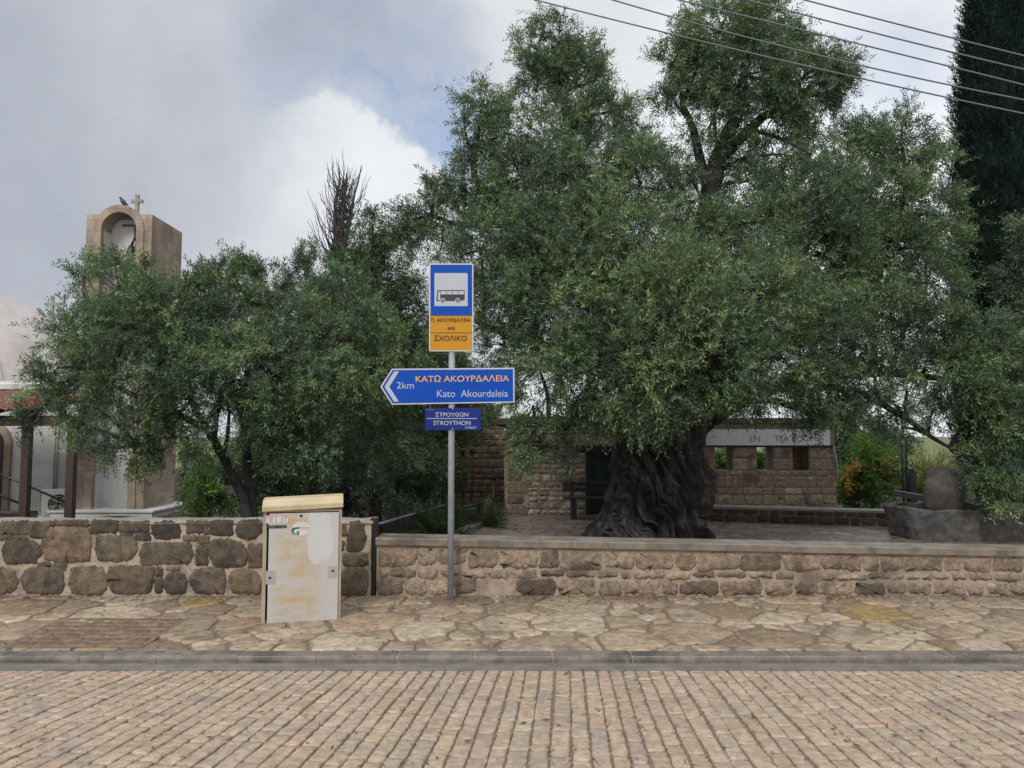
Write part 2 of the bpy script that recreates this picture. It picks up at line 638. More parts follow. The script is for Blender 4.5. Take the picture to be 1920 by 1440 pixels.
class Stones:
    def __init__(s):
        s.v, s.f, s.t, s.n = [], [], [], 0

    def add(s, poly, col, to3, H=.02, bev=.02, sp=.03, jit=.004, rounds=1, dome=.1, low=-.012, tilt=0.0, rc=.015):
        p = resample(soften(poly, rc), sp)
        p = p + rng.normal(0, jit, p.shape)
        c = p.mean(0)
        d = np.linalg.norm(p - c, axis=1, keepdims=True) + 1e-6
        n = len(p)
        tl = rng.normal(0, tilt, 2)

        def ring(ins, h):
            q = p + (c - p) * np.minimum(.6, ins / d)
            hh = h + (q - c) @ tl
            return [to3(a, b, z) for (a, b), z in zip(q, hh)]
        hv = H * (1 + rng.normal(0, .12))
        vs = ring(0, np.full(n, low)) + ring(bev * .3, hv * (.62 + rng.normal(0, .05, n))) + ring(bev, hv * (1 + rng.normal(0, .05, n)))
        vs += ring(bev + .3 * d.mean(), hv * (1 + dome + rng.normal(0, .05, n)))
        vs.append(to3(c[0], c[1], hv * (1 + dome * 1.4)))
        b = s.n
        for r in range(3):
            for i in range(n):
                s.f.append([b + r * n + i, b + r * n + (i + 1) % n, b + (r + 1) * n + (i + 1) % n, b + (r + 1) * n + i])
        for i in range(n):
            s.f.append([b + 3 * n + i, b + 3 * n + (i + 1) % n, b + 4 * n])
        s.v += vs
        s.t += [col] * len(vs)
        s.n += len(vs)

    def build(s, name, mat, parent=None):
        return np_mesh(name, np.array(s.v), s.f, mat, parent, True, tint=np.array(s.t))


def join_into(name, objs_geo, parent=None):
    pass


def pick(cols, var=.12):
    c = np.array(cols[rng.integers(len(cols))])
    return c * (1 + rng.normal(0, var)) * (1 + rng.normal(0, .012, 3))


def rows(u0, u1, v0, v1, rh, rw, gap):
    out = []
    v = v0
    while v < v1 - .03:
        h = rng.uniform(*rh)
        if v + h > v1 - .05:
            h = v1 - v
        u = u0 - rng.uniform(0, rw[0])
        while u < u1:
            w = rng.uniform(*rw)
            if rng.random() < .18 and h > .12:
                w *= .5
                k = rng.uniform(.4, .6)
                out.append(rect(u, u + w, v, v + h * k, gap, .12))
                out.append(rect(u, u + w, v + h * k, v + h, gap, .12))
            else:
                out.append(rect(u, u + w, v, v + h, gap, .14))
            u += w
        v += h
    return [np.clip(o, [u0, v0], [u1, v1]) for o in out if o[:, 0].min() < u1 - .03 and o[:, 0].max() > u0 + .03]


def rect(a, b, c, d, gap, j):
    g = gap / 2
    a, b, c, d = a + g, b - g, c + g, d - g
    w, h = b - a, d - c
    k = min(w, h) * j
    P = np.array([[a, c], [(a + b) / 2, c], [b, c], [b, (c + d) / 2], [b, d], [(a + b) / 2, d], [a, d], [a, (c + d) / 2]])
    return P + rng.uniform(-k, k, P.shape) * .6


def clip_half(poly, n, d):
    out = []
    for i in range(len(poly)):
        a, b = poly[i], poly[(i + 1) % len(poly)]
        da, db = a @ n - d, b @ n - d
        if da <= 0:
            out.append(a)
        if (da < 0 < db) or (db < 0 < da):
            out.append(a + (b - a) * (da / (da - db)))
    return out


def voronoi(x0, x1, y0, y1, spacing, gap, tries=6000, var=(.6, 1.7)):
    pts, rad = [], []
    for _ in range(tries):
        p = np.array([rng.uniform(x0, x1), rng.uniform(y0, y1)])
        r = spacing * rng.uniform(*var)
        if pts:
            dd = np.linalg.norm(np.array(pts) - p, axis=1)
            if (dd < (np.array(rad) + r) / 2).any():
                continue
        pts.append(p)
        rad.append(r)
    P = np.array(pts)
    polys = []
    for i, p in enumerate(P):
        poly = [np.array(q, float) for q in ((x0, y0), (x1, y0), (x1, y1), (x0, y1))]
        dd = np.linalg.norm(P - p, axis=1)
        for k in np.argsort(dd)[1:26]:
            n = (P[k] - p) / dd[k]
            w = dd[k] * rad[i] / (rad[i] + rad[k])
            poly = clip_half(poly, n, n @ p + w - gap * rng.uniform(.3, .9))
            if len(poly) < 3:
                break
        if len(poly) >= 3:
            a = np.array(poly)
            if np.ptp(a[:, 0]) > .05 and np.ptp(a[:, 1]) > .05:
                polys.append(a)
    return polys


# ------------------------------------------------------------------ the ground
SLOPE = .076
Y_ROAD = 6.56            # end of the stone road, start of the gutter
KERB = at(960, 1247, 1)  # direction only
dk = ray(960, 1247)
Yk = CAM_H / (-dk[2] / dk[1] - SLOPE)           # foot of the kerb
ZK = -SLOPE * Yk
KH = .075
ZP = ZK + KH                                     # pavement level at the kerb
dk = ray(960, 1117)
WALL_Y = 9.12
ZW = float(at(960, 1117, WALL_Y)[2])             # pavement level at the walls
Y_FL = Yk + .17


def zroad(y):
    return -SLOPE * y


def zpave(y):
    return ZP + (ZW - ZP) * (y - Yk) / (WALL_Y - Yk)


def sheet(name, pts, mat, label=None):
    o = np_mesh(name, np.array(pts), [list(range(len(pts)))], mat, None, False)
    o['kind'] = 'structure'
    return o


far = 3000
sheet('ground', [(-far, 9.2, -.75), (far, 9.2, -.75), (far, far, -.75), (-far, far, -.75)], M['soil'])
sheet('field', [(-far, 34, -.74), (far, 34, -.74), (far, far, -.74), (-far, far, -.74)], rough_mat('field_green', (.10, .13, .045), (.16, .15, .07), .4, .95, 3, .4, .1))
sheet('road_bed', [(-60, -8, zroad(-8) - .012), (60, -8, zroad(-8) - .012), (60, Yk + .1, zroad(Yk + .1) - .012), (-60, Yk + .1, zroad(Yk + .1) - .012)], M['road_grout'])

# road: long rows of cut stone running away from the camera, 4 degrees to the right
A4 = R(4.0)
ca, sa = math.cos(A4), math.sin(A4)


def road3(u, v, h):       # u along the row, v across
    x = v * ca + u * sa
    y = u * ca - v * sa
    return (x, y, zroad(y) + h - .010)


ROADC = [(.465, .364, .272), (.455, .357, .268), (.475, .374, .282), (.445, .354, .273), (.425, .352, .287), (.465, .357, .260), (.44, .340, .250)]
S = Stones()
v = -8.5
while v < 8.5:
    wv_ = rng.uniform(.100, .122)
    u = 1.6 - rng.uniform(0, .4)
    drift = rng.normal(0, .004)
    while True:
        L = rng.uniform(.2, .55)
        xs, ys, _ = road3(u, v, 0)
        if ys > Yk:
            break
        if ys + L > 2.3:
            jv = rng.uniform(-.004, .004, 4)
            P = np.array([[u + .002, v + .0055 + jv[0]], [u + L * .5, v + .0055 + jv[1]], [u + L - .003, v + .0055 + jv[0]], [u + L - .003, v + wv_ - .0055 + jv[2]], [u + L * .5, v + wv_ - .0055 + jv[3]], [u + .003, v + wv_ - .0055 + jv[2]]])
            P[:, 1] += drift * np.sin(P[:, 0] * 2)
            S.add(P, pick(ROADC, .04), road3, H=.012, bev=.007, sp=.026, jit=.003, dome=.04, low=0.0, tilt=.007, rc=.009)
        u += L
    v += wv_ + rng.uniform(.0, .004)
road = S.build('road', M['road_stone'])
road['kind'] = 'structure'

# gutter strip and kerbstones
zg = zroad(Yk) + .012
MB().add([(-40, Y_ROAD - .02, zroad(Y_ROAD) + .012), (40, Y_ROAD - .02, zroad(Y_ROAD) + .012), (40, Yk + .06, zg), (-40, Yk + .06, zg),
          (-40, Y_ROAD - .02, zroad(Y_ROAD) - .03), (40, Y_ROAD - .02, zroad(Y_ROAD) - .03)], [[0, 1, 2, 3], [4, 5, 1, 0]]).build('gutter', M['gutter'])['kind'] = 'structure'
kb = MB()
u = -14.0
kj = MB()
prof = [(Yk - .004, -.05), (Yk, KH - .028), (Yk + .008, KH - .010), (Yk + .028, KH), (Yk + .165, KH + .003), (Yk + .165, -.05)]
while u < 14:
    L = .68 + rng.uniform(-.02, .02)
    hz = rng.normal(0, .003)
    v_, f_ = [], []
    e = .006
    for (ux, ins) in ((u + e, .006), (u + .02, 0), (u + L - .02, 0), (u + L - e, .006)):
        for (y_, z_) in prof:
            v_.append((ux, y_ + ins, ZK + z_ - ins * .7 + hz))
    k = len(prof)
    for a in range(3):
        for b in range(k - 1):
            f_.append([a * k + b, (a + 1) * k + b, (a + 1) * k + b + 1, a * k + b + 1])
    f_.append(list(range(k)))
    f_.append([3 * k + i for i in range(k)][::-1])
    kb.add(v_, f_, 0, False)
    u += L
kb.box(-14, 14, Yk + .012, Yk + .16, ZK - .05, ZK + KH - .008, 1)
kb.build('kerb', [M['kerb_grey'], M['kerb_joint']])['kind'] = 'structure'

# crazy-paved pavement
pv = [(-60, Yk + .16, zpave(Yk + .16) - .012), (60, Yk + .16, zpave(Yk + .16) - .012), (60, WALL_Y + .4, zpave(WALL_Y + .4) - .012), (-60, WALL_Y + .4, zpave(WALL_Y + .4) - .012)]
sheet('pavement_bed', pv, M['grout_brown'])
FLAGC = [(.37, .30, .22), (.345, .275, .20), (.40, .335, .255), (.31, .245, .178), (.385, .325, .26), (.30, .23, .165), (.42, .36, .28), (.355, .285, .205)]
S = Stones()
pave3 = lambda a, b, h: (a, b, zpave(b) + h - .010)
for P in voronoi(-8.5, 8.5, Y_FL, WALL_Y, .42, .026, 9000, (.35, 1.8)):
    c_ = pick(FLAGC, .11)
    q = P.mean(0)
    if rng.random() < .015:
        c_ = np.array([.38, .285, .13])
    if q[1] > 8.3:  # band along the walls: damp and dirt, plus contact shade painted into the tint
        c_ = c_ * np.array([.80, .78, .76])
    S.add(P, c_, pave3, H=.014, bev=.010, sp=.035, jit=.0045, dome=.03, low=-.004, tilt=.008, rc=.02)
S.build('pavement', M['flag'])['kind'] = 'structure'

# square access cover filled with small red-brown pavers
cw = [at_z(118, 1160, zpave(8.2)), at_z(345, 1162, zpave(8.2)), at_z(262, 1214, zpave(7.3)), at_z(10, 1213, zpave(7.3))]
cover = thing('access_cover', 'square cover filled with small red brown pavers in the pavement', 'cover', (float(cw[3][0]), float(cw[3][1]), zpave(7.0)))
q0, q1, q2, q3 = [np.array(c[:2]) for c in cw]


def cov3(s_, t_, h):
    p_ = (q3 * (1 - s_) + q2 * s_) * (1 - t_) + (q0 * (1 - s_) + q1 * s_) * t_
    return (p_[0], p_[1], zpave(p_[1]) + h)


mb = MB()
mb.prism([(-.02, -.02), (1.02, -.02), (1.02, 1.02), (-.02, 1.02)], lambda a, b: cov3(a, b, .009), lambda a, b: cov3(a, b, -.02))
mb.build('cover_base', M['grout_brown'], cover)
S = Stones()
for i in range(7):
    off = .5 * (i % 2)
    for j in range(-1, 6):
        a0, a1 = (j + off) / 5.0, (j + 1 + off) / 5.0
        a0, a1 = max(a0, 0), min(a1, 1)
        if a1 - a0 < .05:
            continue
        P = rect(a0, a1, i / 7, (i + 1) / 7, .018, .03)
        S.add(P, pick([(.20, .135, .095), (.17, .115, .085), (.23, .155, .11), (.19, .14, .105)], .1), cov3, H=.017, bev=.012, sp=.06, jit=.0015, rounds=1, low=.004, dome=.03)
S.build('paver_infill', M['flag'], cover)

# patio behind the low wall and the garden ground to the left
ZPAT = -.45


def patz(y):
    return ZPAT - .0 * (y - 14)


sheet('patio', [(-2.03, 9.4, ZPAT), (30, 9.4, ZPAT), (30, 19.6, ZPAT), (-.05, 19.6, ZPAT)], M['patio'])
# uneven garden soil, real relief
nx, ny = 120, 90
gx, gy = np.meshgrid(np.linspace(-22, -1.1, nx), np.linspace(9.4, 60, ny))
gz = -.62 + .25 * (fbm(np.stack([gx.ravel() * .7, gy.ravel() * .7, 0 * gx.ravel()], 1), 4) - .5)
gz = gz.reshape(gx.shape)
idx = np.arange(nx * ny).reshape(ny, nx)
q = np.stack([idx[:-1, :-1], idx[:-1, 1:], idx[1:, 1:], idx[1:, :-1]], -1).reshape(-1, 4)
gs = np_mesh('garden_ground', np.stack([gx.ravel(), gy.ravel(), gz.ravel()], 1), q, M['soil'])
gs['kind'] = 'structure'

# ------------------------------------------------------------------ left stone wall (traced stones) and right wall with coping
WY = WALL_Y
TR = 2.526


def wall_pt(px, py):
    p_ = at(px, py, WY)
    return p_[0], p_[2]


LW_TOP = float(at(300, 977, WY)[2])
lw_end = float(at(699, 1000, WY)[0])
lw = thing('stone_wall', 'tall rubble wall of dark boulders with pale mortar behind the cabinet', 'stone wall', (lw_end - 3, WY, ZW))
mb = MB()
mb.box(-12, lw_end - .02, WY, WY + .42, ZW - .3, LW_TOP - .01)
mb.build('wall_core', M['mortar_pale'], lw)
# mortar cap, lumpy
capx = np.linspace(-12, lw_end, 260)
capy = np.linspace(WY - .02, WY + .43, 8)
X_, Y_ = np.meshgrid(capx, capy)
Z_ = LW_TOP + .03 * fbm(np.stack([X_.ravel() * 6, Y_.ravel() * 6, X_.ravel() * 0], 1), 4).reshape(X_.shape) - .01
Z_[0] -= .03
Z_[-1] -= .05
ii = np.arange(X_.size).reshape(X_.shape)
np_mesh('wall_cap', np.stack([X_.ravel(), Y_.ravel(), Z_.ravel()], 1), np.stack([ii[:-1, :-1], ii[:-1, 1:], ii[1:, 1:], ii[1:, :-1]], -1).reshape(-1, 4), M['concrete'], lw)
T = [(0, 135, 44, 105), (140, 228, 46, 120), (430, 560, 42, 95), (570, 705, 44, 95), (720, 858, 42, 125), (885, 985, 42, 100), (995, 1100, 42, 108), (1112, 1240, 38, 130),
     (235, 300, 40, 62), (310, 420, 40, 66), (640, 712, 102, 130), (870, 930, 112, 134), (436, 470, 72, 104), (940, 992, 114, 148), (570, 630, 100, 114),
     (10, 195, 130, 250), (205, 432, 68, 240), (450, 650, 110, 240), (665, 920, 138, 250), (930, 985, 158, 250), (995, 1170, 130, 262), (1180, 1240, 150, 262),
     (180, 240, 240, 262), (255, 315, 244, 275), (0, 60, 110, 128), (70, 130, 110, 127), (655, 690, 110, 134),
     (-60, 90, 262, 388), (100, 300, 262, 390), (320, 508, 256, 394), (515, 730, 252, 390), (738, 770, 262, 300), (736, 768, 310, 380), (775, 882, 282, 384), (900, 1068, 262, 390), (1078, 1240, 270, 392), (790, 850, 255, 276),
     (1600, 1636, 66, 110), (1642, 1738, 42, 188), (1600, 1628, 135, 180), (1630, 1742, 192, 255), (1600, 1742, 262, 400),
     (1250, 1400, 45, 120), (1410, 1590, 45, 130), (1250, 1430, 140, 255), (1440, 1590, 140, 255), (1250, 1380, 265, 390), (1390, 1590, 268, 390)]
SD = [(.15, .122, .093), (.13, .107, .084), (.165, .135, .10), (.12, .10, .08), (.155, .12, .088), (.10, .087, .074)]
wall3 = lambda a, b, h: (a, WY - h, b)
S = Stones()
for _ in range(150):      # small chinking stones pressed into the mortar
    a, c = rng.uniform(-60, 1740), rng.uniform(46, 392)
    if not (1245 < a < 1595):
        T.append((a, a + rng.uniform(14, 46), c, c + rng.uniform(9, 22)))
done = []
for (a, b, c, d) in T:
    if any(not (b + 6 < q_[0] or a - 6 > q_[1] or d + 4 < q_[2] or c - 4 > q_[3]) for q_ in done) and len(done) >= 51:
        continue
    done.append((a, b, c, d))
    x0, z1 = wall_pt(a / TR, 960 + c / TR)
    x1, z0 = wall_pt(b / TR, 960 + d / TR)
    g_ = .012
    P = rect(x0 - g_, x1 + g_, z0 - g_, z1 + g_, .006, .07)
    if min(x1 - x0, z1 - z0) > .2:
        k = rng.uniform(.02, .07, 4)
        P[0] += (k[0], k[0] * .5); P[2] += (-k[1], k[1] * .5); P[4] += (-k[2], -k[2] * .5); P[6] += (k[3], -k[3] * .5)
    col = pick(SD, .12)
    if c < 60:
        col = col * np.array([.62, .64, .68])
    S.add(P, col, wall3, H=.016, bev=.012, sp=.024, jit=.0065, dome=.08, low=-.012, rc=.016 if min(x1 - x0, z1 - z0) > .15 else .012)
xl, _ = wall_pt(-30, 1000)
for P in rows(-11.5, xl, ZW, LW_TOP, (.2, .32), (.25, .6), .03):
    S.add(P, pick(SD), wall3, H=.03, bev=.03, sp=.05, jit=.006, rounds=2, dome=.3)
# end face of the wall
for P in rows(WY + .03, WY + .42, ZW, LW_TOP, (.18, .3), (.2, .4), .03):
    S.add(P, pick(SD), lambda a, b, h: (lw_end - .02 + h, a, b), H=.02, bev=.03, sp=.06, jit=.006, rounds=2)
S.build('stone_facing', M['stone_dark'], lw)

# right wall
rx0 = float(at(706, 1060, WY)[0])
zl = float(at(706, 1021, WY)[2])
zr = float(at(1920, 1042, WY)[2])
xr = float(at(1920, 1042, WY)[0])
slope_r = (zr - zl) / (xr - rx0)
RX1 = 12.0


def rtop(x):
    return zl + slope_r * (x - rx0)


rw_ = thing('low_wall', 'long low wall of tan rubble stone with flat slab coping along the pavement', 'low wall', ((rx0 + 4), WY, ZW))
mb = MB()
mb.add([(rx0, WY, ZW - .3), (RX1, WY, ZW - .3), (RX1, WY + .34, ZW - .3), (rx0, WY + .34, ZW - .3),
        (rx0, WY, rtop(rx0)), (RX1, WY, rtop(RX1)), (RX1, WY + .34, rtop(RX1)), (rx0, WY + .34, rtop(rx0))],
       [[3, 2, 1, 0], [4, 5, 6, 7], [0, 1, 5, 4], [1, 2, 6, 5], [2, 3, 7, 6], [3, 0, 4, 7]])
mb.build('wall_core', M['mortar_tan'], rw_)
ST = [(.31, .245, .188), (.285, .23, .178), (.325, .262, .20), (.265, .218, .172), (.30, .245, .195), (.335, .268, .205), (.25, .20, .158)]
S = Stones()
k = 0
lv = [0, .36, .58, 1.0]
for r_ in range(3):
    u = rx0 + rng.uniform(-.1, 0)
    while u < RX1:
        w = rng.uniform(.2, .52) if r_ != 1 else rng.uniform(.14, .4)
        t0, t1 = lv[r_] + rng.uniform(-.035, .035) * (r_ > 0), lv[r_ + 1] + rng.uniform(-.035, .035) * (r_ < 2)
        hh = rtop(u + w / 2) - .02 - ZW
        P = rect(max(u, rx0), u + w, ZW + hh * t0, ZW + hh * t1, .022, .2)
        col = pick(ST, .14)
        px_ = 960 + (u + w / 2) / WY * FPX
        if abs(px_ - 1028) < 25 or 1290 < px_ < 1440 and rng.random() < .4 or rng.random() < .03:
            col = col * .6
        if rng.random() < .96:
            S.add(P, col, wall3, H=.013, bev=.022, sp=.024, jit=.008, dome=.4, rc=.03)
        u += w
S.build('stone_facing', M['stone_tan'], rw_)
u = rx0 - .01
seams = [float(at(1012, 1015, WY)[0]), float(at(1480, 1015, WY)[0]), xr + .3, xr + 2.6, RX1]
for sx_ in seams:
    dz = rng.normal(0, .004)
    a, b = u + .002, sx_ - .002
    y0, y1 = WY - .045, WY + .40
    th = .078
    bv = .009
    v_ = []
    for (yy, zz) in ((y0, 0), (y0, th - bv), (y0 + bv, th), (y1 - bv, th), (y1, th - bv), (y1, 0)):
        v_.append((a, yy, rtop(a) + zz + dz + .002))
        v_.append((b, yy, rtop(b) + zz + dz + .002))
    f_ = [[2 * i, 2 * i + 1, 2 * ((i + 1) % 6) + 1, 2 * ((i + 1) % 6)] for i in range(6)]
    f_ += [[0, 2, 4, 6, 8, 10][::-1], [1, 3, 5, 7, 9, 11]]
    MB().add(v_, f_).build('coping_slab', M['coping'], rw_)
    u = sx_

# dark steel post in the gap between the walls
gp = MB()
gx0, gx1 = float(at(691, 1040, WY)[0]), float(at(704, 1040, WY)[0])
gp.box(gx0 + .012, gx1 - .002, WY + .04, WY + .12, ZW - .05, float(at(700, 972, WY)[2]), bev=.006)
gp.box(gx0 + .02, gx0 + .03, WY + .12, WY + .4, ZW, float(at(700, 985, WY)[2]))
gpo = gp.build('gate_post', M['black_metal'])
tag(gpo, 'black steel post standing in the gap between the two stone walls', 'post')


# ------------------------------------------------------------------ sign post
YS = 8.93
px_pole = 846
pole_x = float(at(px_pole, 900, YS)[0])
sp = thing('sign_post', 'grey galvanised pole carrying a bus stop sign, arrow sign and street name plate', 'sign post', (pole_x, YS, ZW))
mb = MB()
ztop = float(at(847, 500, YS)[2])
mb.lathe([(0.0, 0), (.037, 0), (.037, ztop - ZW), (.030, ztop - ZW + .006), (0, ztop - ZW + .006)], (pole_x, YS, ZW), 20)
mb.build('pole', M['galv'], sp)
YF = YS - .046     # face plane of the signs


def plate(poly_px, y, th, mat, name, parent):
    P = [(float(at(a, b, y)[0]), float(at(a, b, y)[2])) for a, b in poly_px]
    ar = sum(P[i][0] * P[(i + 1) % len(P)][1] - P[(i + 1) % len(P)][0] * P[i][1] for i in range(len(P)))
    if ar < 0:
        P = P[::-1]
    mb = MB()
    mb.prism(P, lambda a, b: (a, y, b), lambda a, b: (a, y + th, b))
    return mb.build(name, mat, parent)


def rrect(x0, y0, x1, y1, r, corners=(1, 1, 1, 1), n=5):
    out = []
    for (cx, cy, a0, on) in ((x1 - r, y0 + r, -90, corners[0]), (x1 - r, y1 - r, 0, corners[1]), (x0 + r, y1 - r, 90, corners[2]), (x0 + r, y0 + r, 180, corners[3])):
        if on:
            for i in range(n + 1):
                a = R(a0 + 90 * i / n)
                out.append((cx + r * math.cos(a), cy + r * math.sin(a)))
        else:
            out.append((x1 if a0 in (-90, 0) else x0, y0 if a0 in (-90, 180) else y1))
    return out


def circ(cx, cy, r, n=24, ry=None):
    ry = ry or r
    return [(cx + r * math.cos(2 * math.pi * i / n), cy + ry * math.sin(2 * math.pi * i / n)) for i in range(n)]


def lettering(body, x0, x1, y0, y1, y, mat, parent, bold=0.0, name='lettering', th=.0012, tilt=0.0):
    """text whose box fits pixels x0..x1, y0..y1 on the vertical plane at depth y"""
    c = bpy.data.curves.new('lettering_curve', 'FONT')
    c.body = body.translate(str.maketrans('ΑΒΕΖΗΙΚΜΝΟΡΤΥΧ', 'ABEZHIKMNOPTYX'))     # same letter shapes, cleaner outlines
    c.resolution_u = 4
    o = bpy.data.objects.new('lettering_curve', c)
    COL.objects.link(o)
    dg = bpy.context.evaluated_depsgraph_get()
    me = bpy.data.meshes.new_from_object(o.evaluated_get(dg))
    n = len(me.vertices)
    co = np.zeros(n * 3)
    me.vertices.foreach_get('co', co)
    co = co.reshape(-1, 3)
    fs = [list(p_.vertices) for p_ in me.polygons]
    COL.objects.unlink(o)
    bpy.data.objects.remove(o)
    bpy.data.meshes.remove(me)
    par_ = list(range(n))

    def root(i):
        while par_[i] != i:
            par_[i] = par_[par_[i]]
            i = par_[i]
        return i
    for f_ in fs:
        for i in f_[1:]:
            par_[root(i)] = root(f_[0])
    ids = {}
    lift = np.array([ids.setdefault(root(i), len(ids)) % 4 for i in range(n)]) * .0002
    mn, mx = co[:, :2].min(0), co[:, :2].max(0)
    A, B = at(x0, y1, y), at(x1, y0, y)
    u_ = (co[:, 0] - mn[0]) / (mx[0] - mn[0])
    w_ = (co[:, 1] - mn[1]) / (mx[1] - mn[1])
    k_ = bold * .9 * (B[2] - A[2])
    if bold > .008:
        n0_ = n
        sh = [(0, 0), (-k_, 0), (k_, 0), (0, k_ * .7), (0, -k_ * .7)]
        Vs = [np.stack([A[0] + u_ * (B[0] - A[0]) + dx_, y - lift - i * .0011, A[2] + w_ * (B[2] - A[2]) + u_ * tilt + dz_], 1) for i, (dx_, dz_) in enumerate(sh)]
        fs = [[v_ + n0_ * i for v_ in f_] for i in range(len(sh)) for f_ in fs]
        return np_mesh(name, np.concatenate(Vs), fs, mat, parent, False)
    V = np.stack([A[0] + u_ * (B[0] - A[0]), y - lift, A[2] + w_ * (B[2] - A[2]) + u_ * tilt], 1)
    return np_mesh(name, V, fs, mat, parent, False)


# bus stop plate, traced from the enlarged crop (scale 7.58)
b7 = lambda x, y: (780 + x / 7.58, 480 + y / 7.58)


def R7(x0, y0, x1, y1, r=0, corners=(1, 1, 1, 1)):
    a, b = b7(x0, y0)
    c, d = b7(x1, y1)
    return rrect(a, b, c, d, r / 7.58, corners) if r else [(a, b), (c, b), (c, d), (a, d)]


bs = plate(R7(185, 105, 815, 1355, 22), YF, .004, M['white_paint'], 'bus_stop_sign', sp)
e1, e2, e3, e4 = YF - .002, YF - .0035, YF - .005, YF - .0062
plate(R7(205, 124, 797, 840, 8), e1, .0025, M['sign_blue'], 'blue_panel', bs)
plate(R7(200, 849, 797, 1338, 8), e1, .0025, M['sign_orange'], 'orange_panel', bs)
plate(R7(200, 1087, 797, 1097), e2, .002, M['letter_brown'], 'dividing_line', bs)
plate(R7(200, 838, 797, 850), e2, .002, M['letter_brown'], 'dividing_line', bs)
plate(R7(262, 242, 735, 712, 26, (1, 0, 0, 0)), e2, .002, M['letter_white'], 'white_panel', bs)
mb = MB()


def addp(mb, poly, y, th, m=0):
    P = [(float(at(*b7(a, b), y)[0]), float(at(*b7(a, b), y)[2])) for a, b in poly]
    ar = sum(P[i][0] * P[(i + 1) % len(P)][1] - P[(i + 1) % len(P)][0] * P[i][1] for i in range(len(P)))
    if ar < 0:
        P = P[::-1]
    mb.prism(P, lambda a, b: (a, y, b), lambda a, b: (a, y + th, b), m)


addp(mb, [(305, 485), (692, 485), (692, 618), (640, 640), (288, 640), (296, 560)], e3, .002, 0)
addp(mb, [(318, 503), (345, 503), (345, 628), (308, 628), (312, 560)], e4, .0014, 1)
for a, b in ((352, 432), (440, 514), (522, 600), (608, 684)):
    addp(mb, [(a, 498), (b, 498), (b, 545), (a, 545)], e4, .0014, 1)
for cx_ in (382, 592):
    addp(mb, circ(cx_, 632, 36), e4, .0014, 1)
    addp(mb, circ(cx_, 634, 25), e4 - .001, .0012, 0)
    addp(mb, circ(cx_, 634, 11), e4 - .002, .0012, 1)
mb.build('bus_symbol', [M['letter_black'], M['letter_white']], bs)


def L7(s_, x0, y0, x1, y1, mat, bold=0):
    a, b = b7(x0, y0)
    c, d = b7(x1, y1)
    lettering(s_, a, c, b, d, e2, mat, bs, bold)


L7('Π. ΑΚΟΥΡΔΑΛΕΙΑ', 212, 882, 775, 934, M['letter_brown'], .016)
L7('646', 448, 1003, 552, 1048, M['letter_brown'], .016)
L7('ΣΧΟΛΙΚΟ', 258, 1127, 722, 1204, M['letter_brown'], .024)

# arrow sign (crop scale 6.857)
r4 = lambda x, y: (700 + x / 6.857, 680 + y / 6.857)
YA = YF - .006
outl = [(240, 78), (1812, 65), (1816, 512), (240, 540), (90, 310)]
ar_ = plate([r4(*p_) for p_ in outl], YA, .004, M['white_paint'], 'direction_sign', sp)
inner = [(248, 95), (1795, 83), (1799, 497), (248, 523), (112, 310)]
a1, a2 = YA - .002, YA - .0035
plate([r4(*p_) for p_ in inner], a1, .0025, M['sign_blue'], 'blue_panel', ar_)
plate([r4(*p_) for p_ in [(268, 112), (330, 112), (205, 310), (328, 500), (266, 500), (143, 310)]], a2, .002, M['letter_white'], 'arrow', ar_)


def L4(s_, x0, y0, x1, y1, mat, bold, parent, y, tilt=0):
    a, b = r4(x0, y0)
    c, d = r4(x1, y1)
    lettering(s_, a, c, b, d, y, mat, parent, bold, tilt=tilt)


L4('ΚΑΤΩ ΑΚΟΥΡΔΑΛΕΙΑ', 545, 167, 1745, 250, M['letter_orange'], .014, ar_, a2, .009)
L4('Kato  Akourdaleia', 818, 352, 1732, 443, M['letter_white'], .006, ar_, a2, .003)
L4('2km', 300, 248, 522, 333, M['letter_white'], .006, ar_, a2)
# street name plate
YN = YF - .001
sn = plate(rrect(*r4(664, 580), *r4(1380, 866), 1.2), YN, .003, M['sign_navy'], 'street_name_sign', sp)
n1 = YN - .0012
L4('ΟΔΟΣ', 676, 594, 772, 614, M['letter_grey'], .01, sn, n1)
L4('ΣΤΡΟΥΘΩΝ', 800, 640, 1222, 694, M['letter_white'], .022, sn, n1)
L4('STROYTHON', 775, 748, 1250, 802, M['letter_white'], .022, sn, n1)
L4('STREET', 1180, 821, 1328, 850, M['letter_white'], .006, sn, n1)
plate([r4(*p_) for p_ in [(686, 714), (1332, 714), (1332, 722), (686, 722)]], n1, .001, M['letter_white'], 'dividing_line', sn)
for p_ in ((1018, 590), (1018, 850)):
    plate([r4(*c_) for c_ in circ(p_[0], p_[1], 9, 12)], n1 - .001, .002, M['galv'], 'bolt', sn)
# brackets clamp the plates to the pole
for py_ in (520, 640, 700, 748, 775, 800):
    zc_ = float(at(847, py_, YS)[2])
    mb = MB()
    mb.lathe([(.0372, -.015), (.042, -.015), (.042, .015), (.0372, .015)], (pole_x, YS, zc_), 16)
    mb.box(pole_x - .06, pole_x + .06, YF + .0042, YS - .036, zc_ - .015, zc_ + .015)
    mb.build('clamp', M['galv'], sp)


